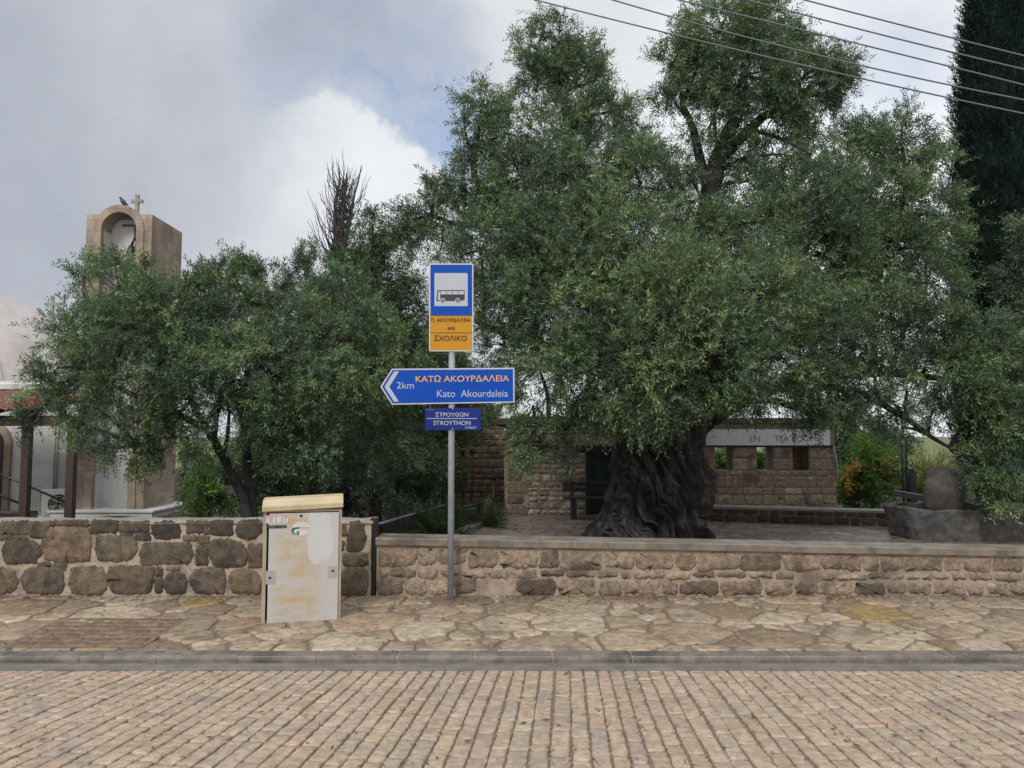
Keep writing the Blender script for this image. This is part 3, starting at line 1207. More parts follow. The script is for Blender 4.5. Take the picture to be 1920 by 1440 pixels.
# ------------------------------------------------------------------ utility cabinet
def cabinet_mat():
    m, t, p = new_mat('cabinet_paint')
    co = t.n('ShaderNodeTexCoord').outputs['Object']
    sx = t.n('ShaderNodeSeparateXYZ')
    t.put(sx.inputs[0], co)
    base = t.mix(t.noise(co, 3, 4, .5), (.40, .388, .375), (.465, .452, .435))
    # horizontal rusty bleed bands, stronger in the middle of the door
    mp = t.n('ShaderNodeMapping')
    mp.inputs['Scale'].default_value = (1.6, 1, 4.5)
    t.put(mp.inputs[0], co)
    n1_ = t.noise(mp.outputs[0], 1.6, 5, .6, .3)
    fine = t.noise(co, 45, 4, .7)
    midx = t.mapr(t.math('ABSOLUTE', t.math('ADD', sx.outputs[0], .04)), .34, .10)
    f = t.math('MULTIPLY', t.mapr(n1_, .36, .70), midx)
    f = t.math('MULTIPLY', f, t.mapr(fine, .25, .6, .5, 1.0))
    c = t.mix(t.math('MULTIPLY', f, .9), base, (.42, .29, .13))
    # three denser ochre bands
    for (zc_, hw, xc_, xw, s_) in ((.99, .07, -.03, .36, .75), (.215, .055, -.02, .25, .85), (.62, .13, .0, .32, .45)):
        dz = t.math('ABSOLUTE', t.math('SUBTRACT', sx.outputs[2], zc_))
        dx = t.math('ABSOLUTE', t.math('SUBTRACT', sx.outputs[0], xc_))
        g = t.math('MULTIPLY', t.mapr(dz, hw, hw * .2), t.mapr(dx, xw, xw * .3))
        g = t.math('MULTIPLY', g, t.mapr(t.noise(co, 9, 5, .65), .32, .62))
        c = t.mix(t.math('MULTIPLY', g, s_), c, (.43, .29, .12))
    # torn poster residue: whiter patch on the right
    wv = t.noise(co, 6, 4, .6)
    dz = t.math('ABSOLUTE', t.math('SUBTRACT', sx.outputs[2], .84))
    dx = t.math('ABSOLUTE', t.math('SUBTRACT', sx.outputs[0], .17))
    g = t.math('ADD', t.math('POWER', t.math('DIVIDE', dz, .26), 3.0), t.math('POWER', t.math('DIVIDE', dx, .12), 3.0))
    g = t.math('ADD', g, t.math('MULTIPLY', t.math('SUBTRACT', wv, .5), 3.2))
    c = t.mix(t.mapr(g, 1.25, .95, 0, .8), c, (.49, .50, .49))
    t.put(p.inputs['Base Color'], c)
    p.inputs['Roughness'].default_value = .5
    bump(t, p, t.noise(co, 60, 3, .5), .08, .003)
    return m


M['cab'] = cabinet_mat()
M['cab_side'] = rough_mat('cab_side', (.40, .345, .25), (.33, .28, .19), 4, .55, 60, .1, .003, stain=(.30, .20, .09), stain_scale=3)
M['cab_lid'] = rough_mat('cab_lid', (.50, .41, .25), (.43, .35, .22), 3, .5, 60, .1, .003, stain=(.38, .30, .16), stain_scale=3)
YC = 7.95
zc0 = zpave(YC)
pA = at(497, 1168, YC)
pB = at(632, 1168, YC)
cx0 = float((pA[0] + pB[0]) / 2)
cw_ = (float(pB[0] - pA[0]) + .02) * 1.035
# depth from the foot of the door
dcab = ray(565, 1170)
ch = float(at(565, 946, YC)[2]) - zc0
cab = thing('utility_cabinet', 'weathered beige steel utility cabinet with peeled stickers in front of the stone wall', 'utility cabinet', (cx0, YC, zc0), R(13))
hw = cw_ / 2
mb = MB()
mb.box(-hw, -hw + .035, 0.004, .36, -.04, ch - .05)
mb.box(hw - .028, hw, 0.004, .36, -.04, ch - .05)
mb.box(-hw + .035, hw - .028, .34, .36, -.04, ch - .05)
mb.box(-hw + .035, hw - .028, .03, .34, -.04, .02)
mb.box(-hw + .035, hw - .028, .004, .04, ch - .075, ch - .05)
mb.build('body', M['cab_side'], cab, local=True)
mb = MB()
mb.box(-hw + .035, hw - .03, .035, .05, 0.0, ch - .08)
mb.build('dark_interior', M['dark_gap'], cab, local=True)
mb = MB()
dl = -hw + .058
mb.box(dl, hw - .030, -.012, .014, -.005, ch - .085, bev=.004)
door = mb.build('door', M['cab'], cab, local=True)


def cpx(px, py):      # pixel on the door -> local coordinates
    p_ = at(px, py, YC - .012)
    return float(p_[0] - cx0) * 1.04, float(p_[2] - zc0)


def cplate(px0, py0, px1, py1, mat, name, parent, y=-.0145, th=.003):
    a, b = cpx(px0, py1), cpx(px1, py0)
    mb = MB()
    mb.box(a[0], b[0], y, y + th, a[1], b[1])
    return mb.build(name, mat, parent, local=True)


def dots(pts, r, mat, name, parent, y=-.0165):
    mb = MB()
    for (px, py) in pts:
        a, b = cpx(px, py)
        P = [(a + r * math.cos(2 * math.pi * i / 14), b + r * math.sin(2 * math.pi * i / 14)) for i in range(14)]
        mb.prism(P, lambda u_, w_: (u_, y, w_), lambda u_, w_: (u_, y + .003, w_))
    return mb.build(name, mat, parent, local=True)


M['lock_grey'] = flat_mat('lock_grey', (.33, .32, .30), .45, var=.15)
lp = cplate(503, 1068, 521, 1093, M['lock_grey'], 'lock_plate', door)
dots([(510.5, 1081)], .013, M['dark_gap'], 'keyhole', door)
lp = cplate(611, 1063, 627, 1086, M['lock_grey'], 'lock_plate', door)
dots([(620, 1072.5)], .013, M['dark_gap'], 'keyhole', door)
dots([(564.5, 967)], .013, M['dark_gap'], 'keyhole', door)
# torn pink and white sticker with a black number strip
st = cplate(502, 965, 541, 980, M['pink_print'], 'sticker', door)
mb = MB()
for i in range(9):
    x = 504 + rng.uniform(0, 34)
    a, b = cpx(x, 979), cpx(x + rng.uniform(2, 5), 966 + rng.uniform(0, 5))
    mb.box(a[0], b[0], -.0158 - .0002 * i, -.0145 - .0002 * i, a[1], b[1])
for i in range(14):
    x = 508 + i * 2.4
    a, b = cpx(x, 983), cpx(x + 1.5, 979 + rng.uniform(-1.5, 1))
    mb.box(a[0], b[0], -.0165, -.0145, a[1], b[1])
mb.build('torn_paper', M['white_print'], st, local=True)
bk = cplate(505, 984, 539, 989, M['letter_black'], 'number_strip', door, -.0165, .0045)


def local_text(body, x0, x1, y0, y1, y, mat, parent, bold=0):
    o = lettering(body, x0, x1, y0, y1, YC - .012, mat, None, bold)
    co = np.zeros(len(o.data.vertices) * 3, dtype=np.float32)
    o.data.vertices.foreach_get('co', co)
    co = (co.reshape(-1, 3) - np.array([cx0, 0, zc0], dtype=np.float32)) * np.array([1.04, 1, 1], dtype=np.float32)
    co[:, 1] = y
    o.data.vertices.foreach_set('co', co.ravel())
    o.parent = parent
    return o


local_text('7000  4188', 509, 537, 985, 988.2, -.0180, M['letter_white'], door, .01)
# oval sticker
mb = MB()
P = [cpx(a, b) for a, b in circ(564.5, 991.5, 17, 28, 13.5)][::-1]
mb.prism(P, lambda u_, w_: (u_, -.0150, w_), lambda u_, w_: (u_, -.012, w_))
ov = mb.build('oval_sticker', M['white_print'], door, local=True)
mb = MB()
for poly in ([(548, 990), (552, 988.5), (562, 988), (562, 991), (554, 992), (551, 995), (553, 999), (556, 1003), (550, 1000), (547.5, 995)],
             [(557, 996), (560, 995), (559, 1003), (556, 1001)], [(562, 996), (561, 995), (559.5, 1004), (557.8, 1003)]):
    P = [cpx(a, b) for a, b in poly]
    mb.prism(P[::-1], lambda u_, w_: (u_, -.0162, w_), lambda u_, w_: (u_, -.0149, w_))
for (a, b, c, d) in ((562, 988.6, 579, 990.4), (566, 992.4, 580, 993.4)):
    P = [cpx(a, b), cpx(a, d), cpx(c, d), cpx(c, b)]
    mb.prism(P, lambda u_, w_: (u_, -.0162, w_), lambda u_, w_: (u_, -.0149, w_), 1)
mb.build('emblem', [M['green_print'], M['ochre_print']], ov, local=True)
# lid: sloping front, slightly askew
mb = MB()
e = .012
zt = float(at(565, 934, YC)[2]) - zc0 + .012
lz0 = ch - .062
tl_ = .03
v_ = []
for s_, dz in ((-1, 0), (1, tl_)):
    x = s_ * (hw + e)
    v_ += [(x, -.03, lz0 + dz), (x, -.03, lz0 + .045 + dz), (x, .10, zt - tl_ + dz), (x, .30, zt - tl_ + dz + .01), (x, .385, lz0 + .045 + dz), (x, .385, lz0 + dz)]
f_ = [[i, (i + 1) % 6, 6 + (i + 1) % 6, 6 + i] for i in range(6)] + [[5, 4, 3, 2, 1, 0], [6, 7, 8, 9, 10, 11]]
mb.add(v_, [q_[::-1] for q_ in f_])
mb.build('lid', M['cab_lid'], cab, local=True)


# ------------------------------------------------------------------ foliage
def unit(v_):
    return v_ / (np.linalg.norm(v_, axis=-1, keepdims=True) + 1e-9)


def leaves_geo(P, D, L, n, ll, lw_, col, bend=.25, spread=(.6, 1.1), cvar=.12):
    """P,D,L: twigs; n leaves on each. One diamond quad for each leaf. Returns verts, quads, tints."""
    N = len(P)
    i = np.arange(n)
    t = (i + .6) / n
    T = np.broadcast_to(t, (N, n))
    pos = P[:, None] + D[:, None] * (L[:, None] * T)[..., None]
    pos[..., 2] -= bend * (L[:, None] * T ** 2)
    d2 = D[:, None] + np.stack([0 * T, 0 * T, -2 * bend * T], -1)
    d2 = unit(d2)
    rnd = unit(rng.normal(0, 1, (N, 1, 3)))
    a = unit(np.cross(d2, np.broadcast_to(rnd, d2.shape)))
    b = np.cross(d2, a)
    ph = (i * 2.4)[None] + rng.uniform(0, 6.3, (N, 1)) + rng.normal(0, .4, (N, n))
    r_ = a * np.cos(ph)[..., None] + b * np.sin(ph)[..., None]
    an = rng.uniform(*spread, (N, n))
    ld = unit(d2 * np.cos(an)[..., None] + r_ * np.sin(an)[..., None])
    wd = unit(np.cross(ld, rng.normal(0, 1, (N, n, 3)) * .8 + np.array([0, 0, 1.0])))
    s_ = rng.uniform(.65, 1.2, (N, n, 1))
    l_ = ll * s_
    w_ = lw_ * s_
    nrm = np.cross(ld, wd)
    b0 = pos
    tip = pos + ld * l_
    mid = pos + ld * l_ * .45 + nrm * l_ * .05
    V = np.stack([b0, mid + wd * w_ * .5, tip, mid - wd * w_ * .5], 2).reshape(-1, 3)
    Q = np.arange(N * n * 4).reshape(-1, 4)
    c = np.broadcast_to(col[:, None, :], (N, n, 3)) * (1 + rng.normal(0, cvar, (N, n, 1)))
    c = np.repeat(np.clip(c, .004, 1).reshape(-1, 3), 4, axis=0)
    return V, Q, c


OLIVE = np.array([(.088, .142, .066), (.118, .178, .078), (.062, .110, .066), (.155, .212, .095), (.092, .142, .092), (.050, .088, .058)])
OLIVE_Y = np.array([(.24, .25, .095), (.20, .24, .09), (.18, .23, .085)])
GREEN = np.array([(.055, .115, .042), (.07, .135, .05), (.045, .095, .038), (.085, .15, .055)])
BRIGHT = np.array([(.10, .20, .035), (.13, .24, .045), (.085, .165, .035)])
DARKG = np.array([(.035, .056, .034), (.028, .046, .03), (.045, .066, .04)])
GREY = np.array([(.10, .14, .10), (.085, .12, .09), (.12, .165, .115)])


class Tree:
    def __init__(s, root, leaf, pal, ll, lw_, npt=16, tw=(.22, .42)):
        s.root, s.leaf, s.pal, s.ll, s.lw, s.npt, s.tw = root, leaf, pal, ll, lw_, npt, tw
        s.P, s.D, s.L, s.C, s.B = [], [], [], [], []
        s.tv, s.tf, s.tn = [], [], 0
        s.hubs = []

    def branch(s, pts, rad, n=6, wob=.0):
        pts = [np.array(p_, float) for p_ in pts]
        # smooth the polyline
        out = []
        m = 4
        for i in range(len(pts) - 1):
            p0, p1, p2, p3 = pts[max(i - 1, 0)], pts[i], pts[i + 1], pts[min(i + 2, len(pts) - 1)]
            for k in range(m):
                t = k / m
                out.append(.5 * ((2 * p1) + (-p0 + p2) * t + (2 * p0 - 5 * p1 + 4 * p2 - p3) * t * t + (-p0 + 3 * p1 - 3 * p2 + p3) * t ** 3))
        out.append(pts[-1])
        if wob:
            for i in range(1, len(out) - 1):
                out[i] = out[i] + rng.normal(0, wob, 3)
        rr = np.interp(np.linspace(0, 1, len(out)), np.linspace(0, 1, len(rad)), rad)
        v_, f_ = tube_geo(out, rr, n)
        s.tv.append(np.array(v_))
        s.tf.append(np.array(f_) + s.tn)
        s.tn += len(v_)
        return out

    def lobe(s, c, r, dens=1.0, rz=1.0, ry=1.0, upb=.3, pal=None, ysh=.0, thin=1.0, spread=1.0, subr=.125, hub=None, nb=.4, bright=1.0, bend=.25, grow=1.0):
        c = np.array(c, float)
        pal = s.pal if pal is None else pal
        ns = max(3, int(dens * 17 * (r / .6) ** 2))
        d = unit(rng.normal(0, 1, (ns, 3)))
        f = rng.uniform(.5, 1.0, ns) ** .5
        cen = c + d * (f * r)[:, None] * np.array([1, ry, rz])
        k = max(3, int(18 * thin))
        P = np.repeat(cen, k, 0) + rng.normal(0, subr, (ns * k, 3)) * min(1.3, max(.4, r / .6))
        D = unit(np.repeat(d, k, 0) * .75 + rng.normal(0, .55 * spread, (ns * k, 3)) + np.array([0, 0, upb]))
        L = rng.uniform(s.tw[0], s.tw[1], ns * k) * grow
        sub = pal[rng.integers(len(pal), size=ns)] * np.clip(1 + rng.normal(0, .33, (ns, 1)), .4, 1.9)
        C = np.repeat(sub, k, 0) * bright
        yl = rng.random(ns * k) < ysh
        C[yl] = OLIVE_Y[rng.integers(len(OLIVE_Y), size=int(yl.sum()))] * bright
        s.P.append(P); s.D.append(D); s.L.append(L); s.C.append(C); s.B.append(np.full(len(P), bend))
        if s.hubs:
            hb = np.array(s.hubs)
            j = hub if hub is not None else int(np.argmin(np.linalg.norm((hb - c) * np.array([1, 1, 1.0]) + np.array([0, 0, .5]), axis=1)))
            h = hb[j]
            mid = (h + c) / 2 + rng.normal(0, .12, 3) * r + np.array([0, 0, .1 * r])
            rr = .035 + .035 * min(r, 1.2)
            s.branch([h, mid, c], [rr, rr * .7, rr * .4], 6)
            for q_ in cen[:int(ns * nb)]:
                m_ = (c + q_) / 2 + rng.normal(0, .10, 3) * r
                s.branch([c, m_, q_ + (q_ - c) * .1], [rr * .38, .011, .004], 4)

    def finish(s, trunk_mat, trunk_name='branches', extra=None, crown_name='crown'):
        if s.P:
            P, D, L, C = (np.concatenate(x) for x in (s.P, s.D, s.L, s.C))
            B = np.concatenate(s.B)
            V, Q, T_ = leaves_geo(P, D, L, s.npt, s.ll, s.lw, C, float(B.mean()))
            np_mesh(crown_name, V, Q, s.leaf, s.root, False, T_)
        if s.tv:
            np_mesh(trunk_name, np.concatenate(s.tv), np.concatenate(s.tf), trunk_mat, s.root, True)
        return s


def S_(px, Y):
    return px * Y / FPX


# ---- the great olive
YT = 14.6
bp = at(1212, 1006, YT)
big = thing('olive_tree', 'huge ancient olive tree with twisted fissured trunk on the wet patio', 'olive tree', (float(bp[0]), YT, ZPAT))
prof_px = [(1012, 1092, 1326), (1000, 1108, 1318), (985, 1118, 1316), (960, 1128, 1324), (930, 1138, 1334), (905, 1146, 1340), (880, 1152, 1333), (850, 1156, 1322), (820, 1160, 1322), (790, 1166, 1334), (760, 1172, 1336), (730, 1185, 1320), (700, 1200, 1300)]
hz_ = np.array([float(at(1200, a, YT)[2]) for a, _, _ in prof_px])
cl = np.array([float(at(b, a, YT)[0]) for a, b, _ in prof_px])
cr = np.array([float(at(c, a, YT)[0]) for a, _, c in prof_px])
nth, nz = 420, 300
zz = np.linspace(hz_[0], hz_[-1], nz)
cc = np.interp(zz, hz_, (cl + cr) / 2)
rr = np.interp(zz, hz_, (cr - cl) / 2)
th = np.linspace(0, 2 * math.pi, nth, endpoint=False)
TH, ZZ = np.meshgrid(th, zz)
rel = (ZZ - hz_[0])
tw_ = TH + rel * .75 + .3 * np.sin(rel * 1.5)
wp = fbm(np.stack([np.cos(TH).ravel() * 1.8 + 4, np.sin(TH).ravel() * 1.8 + 4, ZZ.ravel() * .9], 1), 3).reshape(TH.shape) - .5
tw_ = tw_ + wp * 1.1
def ringn(fr, fz, sd, o=4):
    return fbm(np.stack([np.cos(tw_).ravel() * fr + sd, np.sin(tw_).ravel() * fr + sd, ZZ.ravel() * fz + sd], 1), o).reshape(TH.shape)
n1_ = ringn(2.2, .5, 3.1)
n2_ = ringn(4.6, .55, 9.7, 3)
n3_ = ringn(11, 1.3, 1.7, 3)
n4_ = ringn(34, 7, 5.7, 3)
ridge = lambda n: (1 - np.abs(2 * n - 1) * 2.2)
fl = np.clip(1 - rel / .75, 0, 1) ** 1.6
rad_ = rr[:, None] * (.88 + .34 * (n1_ - .5)) - .05 + .30 * (ridge(n2_) - .5) + .20 * (ridge(n3_) - .5) + .085 * (n4_ - .5)
for (ta_, ra_, sa_, sz_, dp_) in ((-1.9, 1.55, .16, .22, .16), (-1.2, .95, .12, .16, .13), (-.75, 1.7, .13, .25, .15), (-2.3, .7, .14, .2, .12), (-1.55, .45, .1, .16, .12), (-.35, 1.1, .2, .12, -.14), (-2.0, 1.15, .1, .12, -.08)):
    rad_ -= dp_ * np.exp(-((np.angle(np.exp(1j * (TH - ta_ + (rel - ra_) * .6))) / sa_) ** 2 + ((rel - ra_) / sz_) ** 2))
rad_ += fl * (.14 * np.cos(7 * tw_ + 3 * n1_ * 3) + .01)
X_ = cc[:, None] + np.cos(TH) * rad_
Yy = YT + .1 + np.sin(TH) * rad_ * .92
ii = np.arange(nth * nz).reshape(nz, nth)
jj = np.roll(ii, -1, 1)
q = np.stack([ii[:-1], jj[:-1], jj[1:], ii[1:]], -1).reshape(-1, 4)
np_mesh('trunk', np.stack([X_.ravel(), Yy.ravel(), ZZ.ravel()], 1), q, M['bark_old'], big)
tr = Tree(big, M['leaf'], OLIVE, .090, .022, 16, (.22, .44))
A = lambda px, py, dy=0: at(px, py, YT + dy)
limbs = [
    ([A(1285, 800), A(1285, 700, .2), A(1295, 600, .3), A(1318, 480, .3), A(1330, 380, .3), A(1345, 300, .2), A(1385, 200, .1), A(1400, 90, 0)], [.5, .36, .26, .22, .2, .17, .11, .05]),
    ([A(1330, 370, .3), A(1300, 250, .4), A(1275, 180, .5)], [.12, .08, .03]),
    ([A(1340, 310, .2), A(1430, 220, .5), A(1520, 170, .6)], [.13, .09, .03]),
    ([A(1210, 800), A(1180, 700, -.2), A(1140, 600, -.3), A(1110, 480, -.2), A(1085, 330, 0), A(1060, 200, .1), A(1045, 110, .1)], [.42, .28, .2, .16, .12, .09, .04]),
    ([A(1140, 600, -.3), A(1050, 520, -.2), A(960, 420, 0), A(890, 330, .2), A(900, 230, .3)], [.17, .13, .1, .07, .03]),
    ([A(1180, 720, -.2), A(1080, 670, -.6), A(980, 640, -.6), A(890, 600, -.4)], [.2, .14, .09, .04]),
    ([A(960, 420, 0), A(860, 420, .3), A(800, 400, .4)], [.08, .05, .03]),
    ([A(1300, 760, .1), A(1380, 680, .3), A(1480, 620, .4), A(1600, 560, .5), A(1680, 440, .6), A(1700, 330, .6)], [.34, .24, .18, .13, .09, .03]),
    ([A(1310, 790, 0), A(1400, 740, .3), A(1500, 715, .5), A(1600, 700, .3), A(1700, 700, 0), A(1800, 720, -.3)], [.28, .2, .14, .11, .08, .04]),
    ([A(1500, 715, .5), A(1620, 740, .2), A(1720, 800, -.2), A(1790, 850, -.4)], [.10, .07, .05, .02]),
    ([A(1400, 740, .3), A(1480, 760, -.2), A(1560, 790, -.5)], [.10, .06, .02]),
    ([A(1200, 780, -.3), A(1130, 775, -1.0), A(1080, 800, -1.4), A(1040, 800, -1.5), A(1000, 822, -1.6), A(945, 855, -1.6)], [.10, .07, .06, .05, .03, .01]),
    ([A(1300, 620, .3), A(1250, 560, -1.2), A(1240, 480, -1.8)], [.2, .12, .05]),
    ([A(1290, 700, .2), A(1330, 640, -1.6), A(1360, 600, -2.4)], [.2, .12, .05]),
]
for pts, rad in limbs:
    o_ = tr.branch(pts, rad, 10, .012)
    tr.hubs += [p_ for p_ in o_[3::2]]
# px, py, depth offset, radius px, density, options
for (px, py, dy, rp, de, kw) in [
    (1035, 90, .1, 70, .9, {}), (1078, 150, .1, 74, .9, {}), (1005, 140, .1, 64, .9, {}), (995, 85, .1, 46, .7, {}), (1085, 95, .1, 50, .7, {}), (1120, 150, .2, 36, .4, {}), (1175, 205, .2, 36, .3, {}),
    (905, 198, .3, 58, .9, {}), (875, 260, .3, 50, .7, {}), (950, 250, .2, 70, 1., {}), (1050, 250, 0, 80, 1., {}),
    (1350, 60, 0, 87, 1.35, {}), (1430, 50, .1, 73, 1.08, {}), (1310, 120, .3, 58, .9, {}), (1400, 140, 0, 95, 1.49, {}), (1500, 150, .4, 80, 1.22, {}),
    (1560, 140, .6, 50, 0.94, {}), (1275, 190, .4, 40, .6, {}), (1340, 215, .2, 78, 1.22, {}), (1450, 220, .4, 67, 0.94, {}), (1530, 210, .6, 44, 0.81, {}),
    (1130, 230, 0, 70, .9, {}), (1200, 280, .1, 62, .9, {}), (900, 340, .2, 70, .9, {}), (980, 340, 0, 85, 1.1, {}), (1090, 330, -.6, 100, 1.1, {'ysh': .06}), (1200, 350, -.4, 90, 1., {'ysh': .06}),
    (800, 380, .4, 48, .8, {}), (765, 420, .5, 50, .8, {}), (760, 450, .5, 40, .6, {}), (830, 450, .4, 60, .7, {}), (860, 400, .3, 60, .8, {}), (820, 340, .4, 35, .5, {}),
    (900, 470, -.2, 85, 1., {}), (1000, 460, -.6, 105, 1.1, {}), (1120, 460, -1.2, 115, 1.1, {'ysh': .05}), (1230, 470, -1.5, 100, 1., {'ysh': .08}),
    (1340, 460, -.6, 95, .8, {}), (1440, 420, -.2, 95, 1., {}), (1400, 340, .6, 73, 0.78, {}), (1530, 380, .2, 103, 1.30, {}),
    (1620, 290, .6, 80, 1.04, {}), (1690, 260, .6, 73, 0.91, {}), (1750, 320, .7, 58, 0.72, {}), (1650, 380, .5, 98, 1.30, {}), (1740, 400, .6, 78, 0.91, {}), (1770, 470, .5, 58, 0.72, {}),
    (1560, 480, -.3, 105, 1.1, {}), (1660, 490, .2, 103, 1.30, {}), (1740, 530, .3, 73, 0.91, {}),
    (930, 560, -.6, 85, 1., {}), (1030, 570, -1.1, 105, 1.1, {}), (1150, 580, -1.8, 120, 1.1, {'ysh': .10}), (1270, 570, -2.3, 120, 1.1, {'ysh': .16}), (1390, 560, -1.9, 115, 1.1, {'ysh': .12}),
    (1500, 580, -1.1, 110, 1.1, {'ysh': .05}), (1610, 590, -.3, 103, 1.30, {}), (1700, 610, .1, 78, 0.78, {}),
    (950, 650, -.6, 65, .45, {'nb': .8}), (1010, 690, -1.3, 85, 1., {}), (1110, 690, -2.0, 105, 1.1, {'ysh': .10}), (1220, 690, -2.5, 115, 1.15, {'ysh': .14}), (1340, 670, -2.5, 115, 1.1, {'ysh': .12}), (1450, 670, -1.6, 95, 1.0, {'ysh': .06}),
    (1000, 760, -1.4, 55, .7, {'upb': -.2}), (1080, 755, -1.9, 58, 1., {'upb': 0, 'ysh': .12}), (1140, 762, -2.1, 50, 1., {'upb': 0, 'ysh': .12}), (1230, 740, -2.2, 48, .9, {'upb': 0, 'ysh': .1}), (1320, 725, -1.9, 48, .8, {'upb': 0}), (1400, 730, -1.2, 55, .6, {'upb': -.1}),
    (1480, 740, -.7, 62, .6, {'upb': -.1}), (1560, 680, -.3, 75, .4, {}), (1550, 760, -.5, 55, 0.75, {'upb': -.2, 'nb': .8}), (1640, 680, 0, 65, 0.42, {'nb': .7}), (1620, 760, 0, 55, 0.52, {'nb': .8}), (1700, 730, -.1, 55, 0.45, {'nb': .8}), (1690, 800, -.3, 36, .25, {'nb': .8}),
    (1770, 620, -.2, 62, .9, {}), (1830, 640, -.4, 70, 1., {}), (1890, 660, -.5, 60, 1., {}), (1790, 700, -.4, 65, .9, {}), (1860, 730, -.6, 75, 1.1, {}), (1920, 740, -.6, 60, 1., {}),
    (1840, 800, -.7, 62, 1.1, {'upb': -.1}), (1900, 820, -.8, 65, 1.1, {'upb': -.1}), (1835, 865, -.9, 38, 1.0, {'upb': -.1}), (1880, 885, -1., 52, 1.1, {'upb': -.2}), (1832, 912, -1., 22, .9, {'upb': -.2}), (1872, 930, -1., 26, .9, {'upb': -.3}),
    (1290, 380, 1.8, 100, .6, {}), (1050, 420, 2.0, 130, .7, {}), (1500, 480, 2.2, 130, .6, {}), (1200, 600, 2.4, 150, .6, {}), (1360, 620, 2.4, 110, .6, {}),
    (1285, 320, -.2, 46, .7, {}), (1450, 290, .1, 60, .9, {}), (1520, 290, .4, 50, .8, {}), (1530, 720, -.8, 70, .8, {'upb': 0}), (1610, 720, -.6, 65, .6, {'upb': -.1}), (1680, 760, -.5, 55, .5, {'upb': -.2}), (1740, 690, -.5, 60, .8, {}), (1750, 770, -.5, 45, .6, {'upb': -.2}),
    (1262, 120, .3, 50, .9, {}), (1255, 175, .3, 46, .8, {}), (1585, 175, .6, 42, .9, {}), (1572, 118, .6, 42, .9, {}), (1480, 95, .3, 56, .9, {}),
    (970, 830, -1.6, 40, .22, {'upb': -.6, 'nb': .9}), (1040, 840, -1.5, 40, .25, {'upb': -.6, 'nb': .9}), (1000, 800, -1.5, 40, .3, {'upb': -.4, 'nb': .9}),
]:
    re_ = max(rp - 20, 16)
    tr.lobe(A(px, py, dy), S_(re_, YT + dy), min(2.6, de * (rp / re_) ** 1.6), **kw)
tr.finish(M['bark'])

# ---- the smaller olive on the left
YL = 12.4
lp_ = at(462, 975, YL)
sm = thing('olive_tree', 'spreading multi stemmed olive tree with low crown behind the dark stone wall', 'olive tree', (float(lp_[0]), YL, -.62))
tl = Tree(sm, M['leaf'], OLIVE * 1.02, .078, .019, 16, (.18, .38))
A = lambda px, py, dy=0: at(px, py, YL + dy)
for pts, rad in [
    ([A(466, 985), A(455, 930), A(425, 870), A(392, 810), A(362, 760), A(340, 700, -.1), A(300, 630, -.2)], [.11, .09, .075, .065, .055, .04, .025]),
    ([A(472, 985, .1), A(474, 920, .1), A(495, 850, .2), A(520, 780, .2), A(560, 710, .3), A(600, 640, .3)], [.10, .08, .065, .055, .045, .025]),
    ([A(470, 930, .1), A(462, 850, .3), A(455, 760, .4), A(470, 660, .4), A(490, 570, .4)], [.10, .08, .065, .05, .03]),
    ([A(392, 810), A(320, 770, -.3), A(230, 730, -.5), A(150, 690, -.5)], [.06, .05, .04, .02]),
    ([A(362, 760), A(350, 650, .3), A(400, 570, .4)], [.05, .04, .02]),
    ([A(520, 780, .2), A(610, 740, 0), A(690, 700, -.1)], [.05, .04, .02]),
    ([A(320, 770, -.3), A(290, 810, -.6), A(250, 840, -.7)], [.03, .02, .01])]:
    o_ = tl.branch(pts, rad, 8, .008)
    tl.hubs += o_[5::2]
